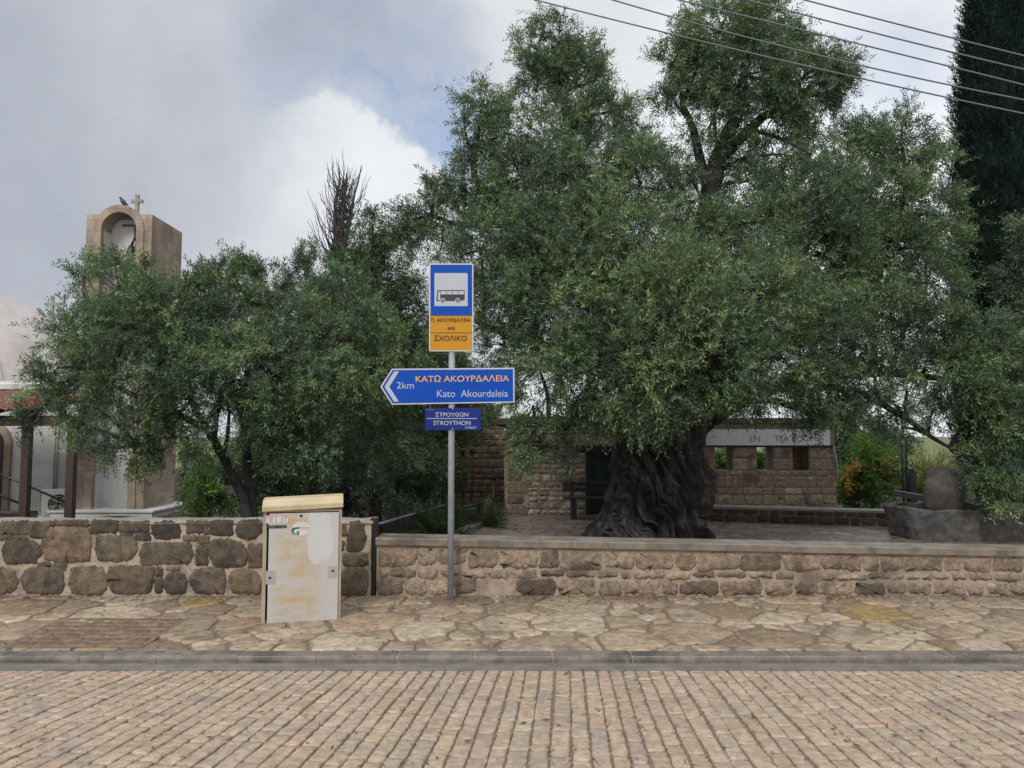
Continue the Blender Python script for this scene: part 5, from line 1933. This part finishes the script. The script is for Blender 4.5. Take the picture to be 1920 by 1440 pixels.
# bench
bl = at(1056, 925, 17.9)
br = at(1160, 925, 17.9)
bzs = float(at(1080, 934, 17.9)[2])
bench = thing('bench', 'black slatted wooden bench against the stone house left of the olive trunk', 'bench', (float((bl[0] + br[0]) / 2), 17.9, ZPAT))
x0, x1 = float(bl[0]), float(br[0]) + .5
mb = MB()
for k in range(4):
    mb.box(x0, x1, 17.75 + k * .11, 17.75 + k * .11 + .095, bzs - .02, bzs + .02, bev=.006)
mb.build('seat', M['bench_wood'], bench)
mb = MB()
for zp in (907, 918):
    zz_ = float(at(1080, zp, 18.2)[2])
    mb.box(x0, x1, 18.19, 18.22, zz_ - .05, zz_ + .05, bev=.006)
mb.build('backrest', M['bench_wood'], bench)
for xx in (x0 + .18, x1 - .3):
    mb = MB()
    mb.box(xx, xx + .12, 17.78, 18.16, ZPAT, bzs - .022)
    mb.build('leg', M['bench_wood'], bench)
    MB().box(xx + .02, xx + .08, 18.222, 18.27, ZPAT, float(at(1080, 905, 18.2)[2])).build('back_post', M['bench_wood'], bench)

# stone trough and roller stone
YM = 14.75
mx_ = float(at(1690, 990, 14.0)[0]) + 2.05
mz = ZPAT
basin = thing('stone_trough', 'long dark weathered stone trough with rounded corners on the patio at the right', 'stone trough', (mx_, YM, mz))
n = 220
prof = [(.0, -.02), (.93, -.02), (.945, .04), (.97, .25), (.995, .50), (1.0, .555), (.985, .585), (.94, .575), (.925, .52), (.88, .33), (.3, .28), (.0, .28)]
pr = np.array(prof)
seg = []
for i in range(len(pr) - 1):
    for k in range(5):
        seg.append(pr[i] + (pr[i + 1] - pr[i]) * k / 5)
seg.append(pr[-1])
seg = np.array(seg)
TH_, K_ = np.meshgrid(np.linspace(0, 2 * math.pi, n, endpoint=False), np.arange(len(seg)))
rr_, zz_ = seg[K_, 0], seg[K_, 1]
sp_ = lambda v: np.sign(v) * np.abs(v) ** .5
ex, ey = sp_(np.cos(TH_)) * 1.85, sp_(np.sin(TH_)) * .78
pn_ = np.stack([ex.ravel() * rr_.ravel(), ey.ravel() * rr_.ravel(), zz_.ravel()], 1)
nn = fbm(pn_ * 2.2, 4).reshape(TH_.shape) - .5
n2 = fbm(pn_ * 9, 3).reshape(TH_.shape) - .5
r2 = rr_ * (1 + (nn * .05 + n2 * .02) * (rr_ > .6)) - (1 - rr_) * .0
z2 = zz_ + (nn * .13 + n2 * .03) * (zz_ > .45)
ii_ = np.arange(TH_.size).reshape(TH_.shape)
jj_ = np.roll(ii_, -1, 1)
np_mesh('basin', np.stack([mx_ + (ex * r2).ravel(), YM + (ey * r2).ravel(), mz + z2.ravel()], 1), np.stack([ii_[:-1], jj_[:-1], jj_[1:], ii_[1:]], -1).reshape(-1, 4), M['mill_stone'], basin)
# roller: thick stone drum, axle lying obliquely
ax = unit(np.array([.80, -.55, -.10]))
sx_ = unit(np.cross(ax, np.array([0, 0, 1.0])))
sz_ = np.cross(sx_, ax)
rc = at(1770, 925, YM + .05)
rc[2] = mz + .30 + .50
V = []
prof = [(0, -.33), (.25, -.33), (.42, -.30), (.49, -.2), (.515, 0), (.505, .2), (.45, .32), (.25, .36), (0, .36)]
nr = 48
for (r_, h) in prof:
    for k in range(nr):
        a = 2 * math.pi * k / nr
        r3 = r_ * (1 + .05 * math.sin(3 * a + 1) + .03 * math.sin(7 * a))
        V.append(rc + ax * h + r3 * (math.cos(a) * sx_ + math.sin(a) * sz_))
F = []
for k in range(len(prof) - 1):
    for i in range(nr):
        F.append([k * nr + i, k * nr + (i + 1) % nr, (k + 1) * nr + (i + 1) % nr, (k + 1) * nr + i])
roller = thing('millstone', 'rounded brown millstone standing in the stone trough under hanging olive twigs', 'millstone', (float(rc[0]), float(rc[1]), mz + .29))
np_mesh('stone', np.array(V), F, M['roller_stone'], roller)


def beam(mb, a, b, w, h):
    a, b = np.array(a, float), np.array(b, float)
    d = unit(b - a)
    s_ = unit(np.cross(d, np.array([0, 0, 1.0])))
    u_ = np.cross(s_, d)
    v_ = []
    for p2 in (a, b):
        for (i, j) in ((-1, -1), (1, -1), (1, 1), (-1, 1)):
            v_.append(p2 + s_ * w / 2 * i + u_ * h / 2 * j)
    mb.add(v_, [[0, 1, 2, 3], [7, 6, 5, 4], [0, 4, 5, 1], [1, 5, 6, 2], [2, 6, 7, 3], [3, 7, 4, 0]])
    return mb


b0_, b1_ = at(1676, 924, YM + .5), at(1945, 972, YM - .9)
beam(MB(), b0_, b1_, .13, .11).build('axle_beam', M['bench_wood'], roller)

# black posts and odds and ends behind the mill
for (px, pt, lab, r_) in ((1696, 818, 'thin black post behind the stone trough, left one of the pair', .03), (1704, 820, 'thin black post behind the stone trough, right one of the pair', .035)):
    p0 = at(px, 950, 18.2)
    mb = MB()
    mb.tube([(p0[0], 18.2, -.7), (p0[0] - .03, 18.2, float(at(px, pt, 18.2)[2]))], [r_, r_ * .7], 8)
    mb.lathe([(r_ * 2, -.02), (r_ * 2, .03), (r_, .05)], (float(p0[0]), 18.2, ZPAT), 10)
    tag(mb.build('thin_post', M['black_metal']), lab, 'post', 'thin posts behind the mill')
p0, p1 = at(1708, 945, 18.6), at(1718, 885, 18.6)
mb = MB()
mb.box(float(p0[0]), float(p1[0]), 18.6, 18.75, -.7, float(p1[2]), bev=.01)
mb.box(float(p0[0]) + .03, float(p1[0]) - .03, 18.63, 18.72, float(p1[2]), float(p1[2]) + .08)
tag(mb.build('wooden_post', M['bench_wood']), 'short thick dark post beside the millstone', 'post')
# two dark posts by the ramp
for (px, pt, pbm, lab) in ((868, 850, 905, 'slim dark stake left of the stone house, left of two'), (885, 849, 900, 'dark stake with a wider head left of the stone house'), (926, 898, 935, 'dark post at the side of the stone house')):
    a_, b_ = at(px, pbm, 19.5), at(px, pt, 19.5)
    mb = MB()
    mb.tube([(a_[0], 19.5, -.7), (b_[0], 19.5, float(b_[2]))], .035, 8)
    mb.lathe([(.0, .0), (.055, 0), (.06, .1), (.03, .13), (0, .13)], (float(b_[0]), 19.5, float(b_[2]) - .01), 10)
    tag(mb.build('stake', M['wood_dark']), lab, 'post')
# stone garden wall behind the palms
ga, gb = at(850, 950, 24), at(946, 950, 24)
gw = thing('garden_wall', 'tall tan garden wall behind the cycads, left of the stone house', 'stone wall', (float((ga[0] + gb[0]) / 2), 24, -.62))
gzt = float(at(890, 800, 24)[2])
MB().box(float(ga[0]), float(gb[0]), 24.0, 24.35, -.8, gzt).build('wall_core', M['grout_brown'], gw)
S = Stones()
for P in rows(float(ga[0]), float(gb[0]), -.62, gzt, (.15, .3), (.25, .5), .02):
    S.add(P, pick([(.21, .165, .12), (.18, .145, .105), (.24, .185, .135)], .12), lambda a, b, h: (a, 24 - h, b), H=.02, bev=.025, sp=.09, jit=.006, rounds=1)
S.build('stone_facing', M['stone_tan'], gw)
# far picket fence between trunks
fa, fb = at(725, 955, 19.5), at(775, 955, 19.5)
mb = MB()
for i in range(14):
    x = float(fa[0] + (fb[0] - fa[0]) * i / 13)
    mb.box(x - .012, x + .012, 19.5, 19.53, -.65, float(at(740, 926, 19.5)[2]) + rng.normal(0, .02))
mb.box(float(fa[0]), float(fb[0]), 19.53, 19.55, -.3, -.26)
tag(mb.build('picket_fence', M['wood_dark']), 'short dark picket fence among the shrubs above the ramp railing', 'fence')

# ------------------------------------------------------------------ church and bell tower
YTW = 20.0
tx = lambda px: float(at(px, 402, YTW)[0])
tz = lambda py: float(at(224, py, YTW)[2])
X0, X1 = tx(163), tx(285.5)
sc_ = YTW / FPX * 1.03
cxt = (tx(190) + tx(259)) / 2
ri = (tx(257) - tx(191)) / 2
ro = ri * 1.42
zsh, zcr = tz(402), tz(384.5)
zc_ = zcr - ro
zb_ = -.42
tower = thing('bell_tower', 'square sandstone bell tower with tall arched white niche and cross', 'bell tower', ((X0 + X1) / 2, YTW + .9, -.62))
DT = 1.85


def arch_poly(bump):
    P = [(X0, zb_), (cxt - ri, zb_), (cxt - ri, zc_)]
    for i in range(1, 16):
        a = math.pi - math.pi * i / 16
        P.append((cxt + ri * math.cos(a), zc_ + ri * math.sin(a)))
    P += [(cxt + ri, zc_), (cxt + ri, zb_), (X1, zb_), (X1, zsh)]
    if bump:
        a0 = math.acos(min(1, math.sqrt(max(0, ro ** 2 - (zsh - zc_) ** 2)) / ro))
        for i in range(17):
            a = a0 + (math.pi - 2 * a0) * i / 16
            P.append((cxt + ro * math.cos(a), zc_ + ro * math.sin(a)))
    P.append((X0, zsh))
    return P


mb = MB()
mb.prism(arch_poly(True), lambda a, b: (a, YTW, b), lambda a, b: (a, YTW + .4, b))
mb.prism(arch_poly(False), lambda a, b: (a, YTW + .4001, b), lambda a, b: (a, YTW + DT, b))
mb.build('tower_body', M['tower_stone'], tower)
# raised arch ring
mb = MB()
P = []
for i in range(17):
    a = math.pi * i / 16
    P.append((cxt + ro * math.cos(a), zc_ + ro * math.sin(a)))
P += [(cxt - ro, zb_), (cxt - ri + .0, zb_)]
for i in range(17):
    a = math.pi - math.pi * i / 16
    P.append((cxt + ri * math.cos(a), zc_ + ri * math.sin(a)))
P += [(cxt + ri, zb_), (cxt + ro, zb_)]
mb.prism(P, lambda a, b: (a, YTW - .035, b), lambda a, b: (a, YTW - .001, b))
mb.build('arch_surround', M['tower_stone'], tower)
mb = MB()
mb.box(cxt - ri - .05, cxt + ri + .05, YTW + .5, YTW + .6, zb_, zc_ + ri + .02)
e = .006
for s_ in (-1, 1):
    a, b = sorted((cxt + s_ * (ri - e), cxt + s_ * (ri - .03)))
    mb.box(a, b, YTW + .12, YTW + .499, zb_, zc_)
mb.build('niche_lining', M['render_white'], tower)
mb = MB()
mb.box(X0 - .45, X1 + .4, YTW - .35, YTW + DT + .5, zb_ - .3, zb_ - .05)
mb.box(X0 - .5, X1 + .45, YTW - .4, YTW + DT + .55, zb_ - .05, zb_ - .001)
mb.build('plinth', M['render_white'], tower)


def cross(mb, x, y, z0, z1, zarm, w, t):
    mb.box(x - t / 2, x + t / 2, y - t / 2, y + t / 2, z0, z1)
    mb.box(x - w / 2, x - t / 2, y - t / 2 + .002, y + t / 2 - .002, zarm - t / 2, zarm + t / 2)
    mb.box(x + t / 2, x + w / 2, y - t / 2 + .002, y + t / 2 - .002, zarm - t / 2, zarm + t / 2)


Yc = YTW + 1.0
mb = MB()
cx_ = float(at(257.5, 380, Yc)[0])
cross(mb, cx_, Yc, zsh - .02, float(at(257, 366, Yc)[2]), float(at(257, 377.5, Yc)[2]), .32, .085)
mb.build('cross', M['concrete'], tower)
# bell
bx_ = float(at(246, 470, YTW + .42)[0])
bz_ = float(at(245, 481, YTW + .42)[2])
bell = thing('bell', 'dark bronze bell hanging in the arched niche of the tower', 'bell', (bx_, YTW + .42, bz_))
mb = MB()
mb.lathe([(0, .02), (.12, .02), (.14, 0), (.15, .02), (.115, .1), (.085, .2), (.07, .27), (.03, .31), (0, .31)], (bx_, YTW + .42, bz_), 20)
mb.build('bell_body', M['bronze'], bell)
mb = MB()
ztb = float(at(255, 423, YTW + .42)[2])
mb.box(bx_ + .06, bx_ + .11, YTW + .57, YTW + .423, bz_ + .45, ztb)
mb.box(bx_ - .28, bx_ + .11, YTW + .575, YTW + .4225, ztb, ztb + .03)
mb.tube([(bx_ + .085, YTW + .42, bz_ + .5), (bx_, YTW + .42, bz_ + .3)], .03, 6)
mb.build('bracket', M['black_metal'], bell)
# pigeon on the arch: one lofted body
pg = at(224, 384, YTW + .2)
x, z = cxt, zcr
ringd = [(-.16, .015, .010, .012), (-.10, .03, .035, .022), (-.04, .075, .05, .05), (.01, .115, .056, .062), (.05, .165, .048, .055), (.075, .215, .034, .036), (.09, .25, .032, .032), (.105, .272, .028, .026), (.13, .272, .012, .01), (.16, .265, .003, .003)]
V, F = [], []
for (dx, dz, rw2, rh2) in ringd:
    for k in range(12):
        a = 2 * math.pi * k / 12
        V.append((x - dx * .75 - dz * .1 + rh2 * .5 * math.sin(a), YTW + .2 + rw2 * 1.2 * math.cos(a), z + .05 + dz * .8 + rh2 * math.sin(a)))
for k in range(len(ringd) - 1):
    for i in range(12):
        F.append([k * 12 + i, k * 12 + (i + 1) % 12, (k + 1) * 12 + (i + 1) % 12, (k + 1) * 12 + i])
F += [list(range(12)), [(len(ringd) - 1) * 12 + i for i in range(12)][::-1]]
n0 = len(V)
lg = MB()
lg.add(V, F, 0, True)
for s_ in (-.02, .02):
    lg.tube([(x - .01, YTW + .2 + s_, z - .005), (x - .015, YTW + .2 + s_, z + .10)], .006, 5)
tag(lg.build('pigeon', M['bird']), 'dark pigeon perched on top of the bell tower arch', 'pigeon')

# church
YCH = 22.0
church = thing('church', 'white church with cream dome, tiled porch and arched door at the left edge', 'church', (-15, YCH, -.6))
wx1 = float(at(147, 900, YCH)[0])
zled = float(at(20, 722, YCH)[2])
mb = MB()
mb.box(-26, wx1, YCH, YCH + 5, -.8, zled - .15)
mb.box(-32, -16.4, YCH + 5.001, YCH + 15, -.8, zled - .15)
mb.build('wall', M['render_white'], church)
mb = MB()
mb.box(-26, wx1 + .15, YCH - .15, YCH + 5.1, zled - .148, zled + .05, bev=.03)
mb.box(-26, wx1 + .05, YCH - .06, YCH + 5.0, zled + .05, zled + .12)
mb.box(-32, -16.3, YCH + 5.11, YCH + 15.1, zled - .148, zled + .09)
mb.build('cornice', M['render_white'], church)
# dome
YDm = 29.0
Rd = 366 * YDm / FPX
cd = at(-130, 903, YDm)
V, F = [], []
nr, ns_ = 40, 72
z0d = zled + .1
a0 = math.asin(min(.99, max(-.3, (z0d - cd[2]) / Rd)))
for i in range(nr + 1):
    a = a0 + (math.pi / 2 - a0) * i / nr
    for k in range(ns_):
        b = 2 * math.pi * k / ns_
        V.append((cd[0] + Rd * math.cos(a) * math.cos(b), YDm + Rd * math.cos(a) * math.sin(b), cd[2] + Rd * math.sin(a)))
for i in range(nr):
    for k in range(ns_):
        F.append([i * ns_ + k, i * ns_ + (k + 1) % ns_, (i + 1) * ns_ + (k + 1) % ns_, (i + 1) * ns_ + k])
dome = np_mesh('dome', np.array(V), F, M['dome_cream'], church)
# raised seams of the dome sheets
mb = MB()
for k in range(0, 72, 4):
    b = 2 * math.pi * (k + .5) / 72
    pts = []
    for i in range(0, 21):
        a = a0 + (math.pi / 2 - a0) * i / 20
        pts.append((cd[0] + (Rd + .005) * math.cos(a) * math.cos(b), YDm + (Rd + .005) * math.cos(a) * math.sin(b), cd[2] + (Rd + .005) * math.sin(a)))
    mb.tube(pts, .03, 5)
mb.build('seam', M['dome_cream'], dome)
# roof cross behind
Yx = 33.0
mb = MB()
xx = float(at(98.5, 570, Yx)[0])
cross(mb, xx, Yx, float(at(98, 690, Yx)[2]), float(at(98, 556, Yx)[2]), float(at(98, 570, Yx)[2]), .66, .11)
mb.box(xx - .25, xx + .25, Yx - .25, Yx + .25, float(at(98, 760, Yx)[2]), float(at(98, 610, Yx)[2]))
mb.build('roof_cross', M['concrete'], church)
# porch
YPo = 17.8
ze = float(at(20, 772, 17.5)[2])
zrg = float(at(20, 736, 20.3)[2])
px1 = float(at(142, 780, 17.5)[0])
mb = MB()
nseg = 60
wv_n = 40
px2 = float(at(58, 780, 17.5)[0])
xs = np.linspace(-20, px2, 240)
prof_x = np.abs(np.sin(xs * math.pi / .22)) * .045
V, F = [], []
steps = 9
for j in range(steps + 1):
    t_ = j / steps
    y = 17.35 + (20.6 - 17.35) * t_
    zc2 = ze + (zrg - ze) * t_
    for lift in ((.03, 0) if 0 < j < steps else (0,)):
        for x_, w_ in zip(xs, prof_x):
            V.append((x_, y - (.02 if lift == 0 and 0 < j < steps else 0), zc2 + w_ + (.0 if lift else .025)))
nrow = len(V) // 240
for j in range(nrow - 1):
    for i in range(239):
        F.append([j * 240 + i, j * 240 + i + 1, (j + 1) * 240 + i + 1, (j + 1) * 240 + i])
np_mesh('porch_roof', np.array(V), F, M['roof_tile'], church)
mb = MB()
mb.box(-20, px1 - .05, YPo - .1, YPo + .1, ze - .32, ze - .08)
for i in range(9):
    x_ = px2 - .2 - i * .8
    beam(mb, (x_, 17.4, ze - .06), (x_, 20.6, zrg - .06), .09, .1)
mb.build('porch_beam', M['wood_dark'], church)
for px_ in (49, 134):
    a_ = float(at(px_, 880, YPo)[0])
    MB().box(a_ - .085, a_ + .085, YPo - .085, YPo + .085, -.62, ze - .321, bev=.01).build('post', M['wood_dark'], church)
# door arch at the left
dcx = float(at(-22, 880, YCH)[0])
dr = float(at(8, 880, YCH)[0]) - dcx
dzs = float(at(0, 815, YCH)[2]) - .25
zfl = float(at(0, 957, YCH)[2])


def arch_solid(r_, y0, y1, zb2):
    P = [(dcx - r_, zb2)] + [(dcx + r_, zb2)]
    for i in range(17):
        a = math.pi * i / 16
        P.append((dcx + r_ * math.cos(a), dzs + r_ * math.sin(a)))
    m_ = MB()
    m_.prism(P, lambda a, b: (a, y0, b), lambda a, b: (a, y1, b))
    return m_


arch_solid(dr + .2, YCH - .08, YCH - .002, zfl).build('door_surround', M['tower_stone'], church)
arch_solid(dr, YCH - .11, YCH - .081, zfl).build('door', M['roof_tile'] if False else M['wood_dark'], church)
mb = MB()
for i in range(3):
    zt2 = zfl - i * .16
    mb.box(-22, float(at(24 + i * 16, 960, YCH - 1)[0]), YCH - .6 - i * .34, YCH - .003 if i == 0 else YCH - .6 - (i - 1) * .34 - .001, -.8, zt2)
mb.build('steps', M['coping'] if False else M['concrete'], church)
mb = MB()
for px_ in (104, 108.5):
    x_ = float(at(px_, 850, YCH)[0])
    mb.tube([(x_, YCH - .05, float(at(px_, 920, YCH)[2])), (x_, YCH - .05, zled - .3)], .022, 8)
mb.build('conduit', M['render_white'], church)
# stair rail fixed between the posts
a0_, a1_ = at(-60, 862, YPo + .1), at(126, 943, YPo + .1)
rail = thing('stair_railing', 'two slanting black handrails beside the church porch posts', 'handrail', (float(a1_[0]), float(a1_[1]), -.6))
MB().tube([a0_, (a0_ + a1_) / 2, a1_], .028, 8).build('top_rail', M['black_metal'], rail)
a2_, a3_ = at(-60, 903, YPo + .1), at(42, 946, YPo + .1)
MB().tube([a2_, a3_], .028, 8).build('lower_rail', M['black_metal'], rail)
# air conditioner
ya = 19.6
ac0 = at(78, 973, ya)
ac = thing('air_conditioner', 'white outdoor air conditioner unit beside the church wall', 'air conditioner', (float(ac0[0]), ya, float(ac0[2])), R(46))
mb = MB()
mb.box(0, .84, 0, .32, .0, .72, bev=.015)
mb.build('casing', M['ac_white'], ac, local=True)
P = circ(.36, .36, .245, 28)
mb = MB()
mb.prism(P, lambda a, b: (a, -.006, b), lambda a, b: (a, .004, b))
fan = mb.build('fan_opening', M['dark_gap'], ac, local=True)
mb = MB()
for k in range(4):
    a = math.pi / 2 * k + .5
    ca_, sa_ = math.cos(a), math.sin(a)
    pts = [(.36 + .03 * ca_, .36 + .03 * sa_), (.36 + .22 * math.cos(a - .3), .36 + .22 * math.sin(a - .3)), (.36 + .23 * math.cos(a + .45), .36 + .23 * math.sin(a + .45))]
    mb.prism(pts, lambda a_, b_: (a_, -.010, b_), lambda a_, b_: (a_, -.007, b_))
mb.build('fan_blades', M['concrete'], fan, local=True)
mb = MB()
for r_ in (.06, .12, .18, .24):
    pts = [(.36 + r_ * math.cos(2 * math.pi * k / 24), -.018, .36 + r_ * math.sin(2 * math.pi * k / 24)) for k in range(25)]
    mb.tube(pts, .004, 4, cap=False)
mb.build('guard', M['ac_white'], fan, local=True)
mb = MB()
for k in range(13):
    mb.box(-.006, .004, .05, .27, .08 + k * .045, .105 + k * .045)
mb.build('louvre', M['dark_gap'], ac, local=True)
for xx in (.1, .66):
    MB().box(xx, xx + .08, .02, .3, -.22, -.001).build('foot', M['concrete'], ac, local=True)

# ------------------------------------------------------------------ overhead cables
wires = [([(1012, 0), (1240, 63), (1570, 135), (1800, 186), (1920, 215)], 'lowest overhead cable, crossing the olive crown from upper left'),
         ([(1150, 0), (1485, 92), (1813, 165), (1920, 188)], 'second lowest overhead cable in front of the olive crown'),
         ([(1272, 0), (1500, 54), (1815, 135), (1920, 158)], 'middle one of the five overhead cables'),
         ([(1402, 0), (1505, 27), (1810, 104), (1920, 130)], 'second highest overhead cable in front of the olive crown'),
         ([(1508, 0), (1660, 38), (1800, 76), (1920, 104)], 'highest overhead cable at the upper right corner')]
M['cable'] = flat_mat('cable', (.12, .12, .13), .5)
for pts, lab in wires:
    xs = np.array([a for a, _ in pts])
    ys = np.array([b for _, b in pts])
    co = np.polyfit(xs, ys, 2)
    P3 = []
    for x in np.linspace(600, 2500, 60):
        Yw = 10.2 - (x - 1000) / 900 * .9
        P3.append(at(x, float(np.polyval(co, x)), Yw))
    mb = MB()
    mb.tube(P3, .0095, 6)
    tag(mb.build('overhead_cable', M['cable']), lab, 'cable', 'overhead cables')

# ------------------------------------------------------------------ fallen leaves and grit on the paving
n = 2200
P = np.zeros((n, 3))
P[:, 0] = rng.uniform(-7, 7, n)
yy = np.where(rng.random(n) < .55, WALL_Y - np.abs(rng.normal(0, .25, n)) - .02, rng.uniform(4.2, WALL_Y, n))
P[:, 1] = yy
zz = np.where(yy > Yk + .17, [zpave(y) for y in yy], [zroad(y) for y in yy]) + .014
zz = np.where((yy > Y_ROAD - .02) & (yy <= Yk + .17), ZK + KH + .012, zz)
P[:, 2] = zz
ang = rng.uniform(0, 2 * math.pi, n)
D = np.stack([np.cos(ang), np.sin(ang), rng.normal(0, .08, n)], 1)
Wd = np.stack([-np.sin(ang), np.cos(ang), rng.normal(0, .25, n)], 1)
l_ = rng.uniform(.018, .06, (n, 1))
w_ = l_ * rng.uniform(.2, .5, (n, 1))
V = np.stack([P, P + D * l_ * .5 + Wd * w_ * .5, P + D * l_, P + D * l_ * .5 - Wd * w_ * .5], 1).reshape(-1, 3)
lc = np.array([(.10, .075, .045), (.06, .05, .035), (.16, .13, .07), (.05, .06, .035), (.34, .31, .26)])[rng.integers(5, size=n)]
lit = np_mesh('leaf_litter', V, np.arange(n * 4).reshape(-1, 4), M['leaf_green'], None, False, np.repeat(lc, 4, 0))
lit['kind'] = 'stuff'
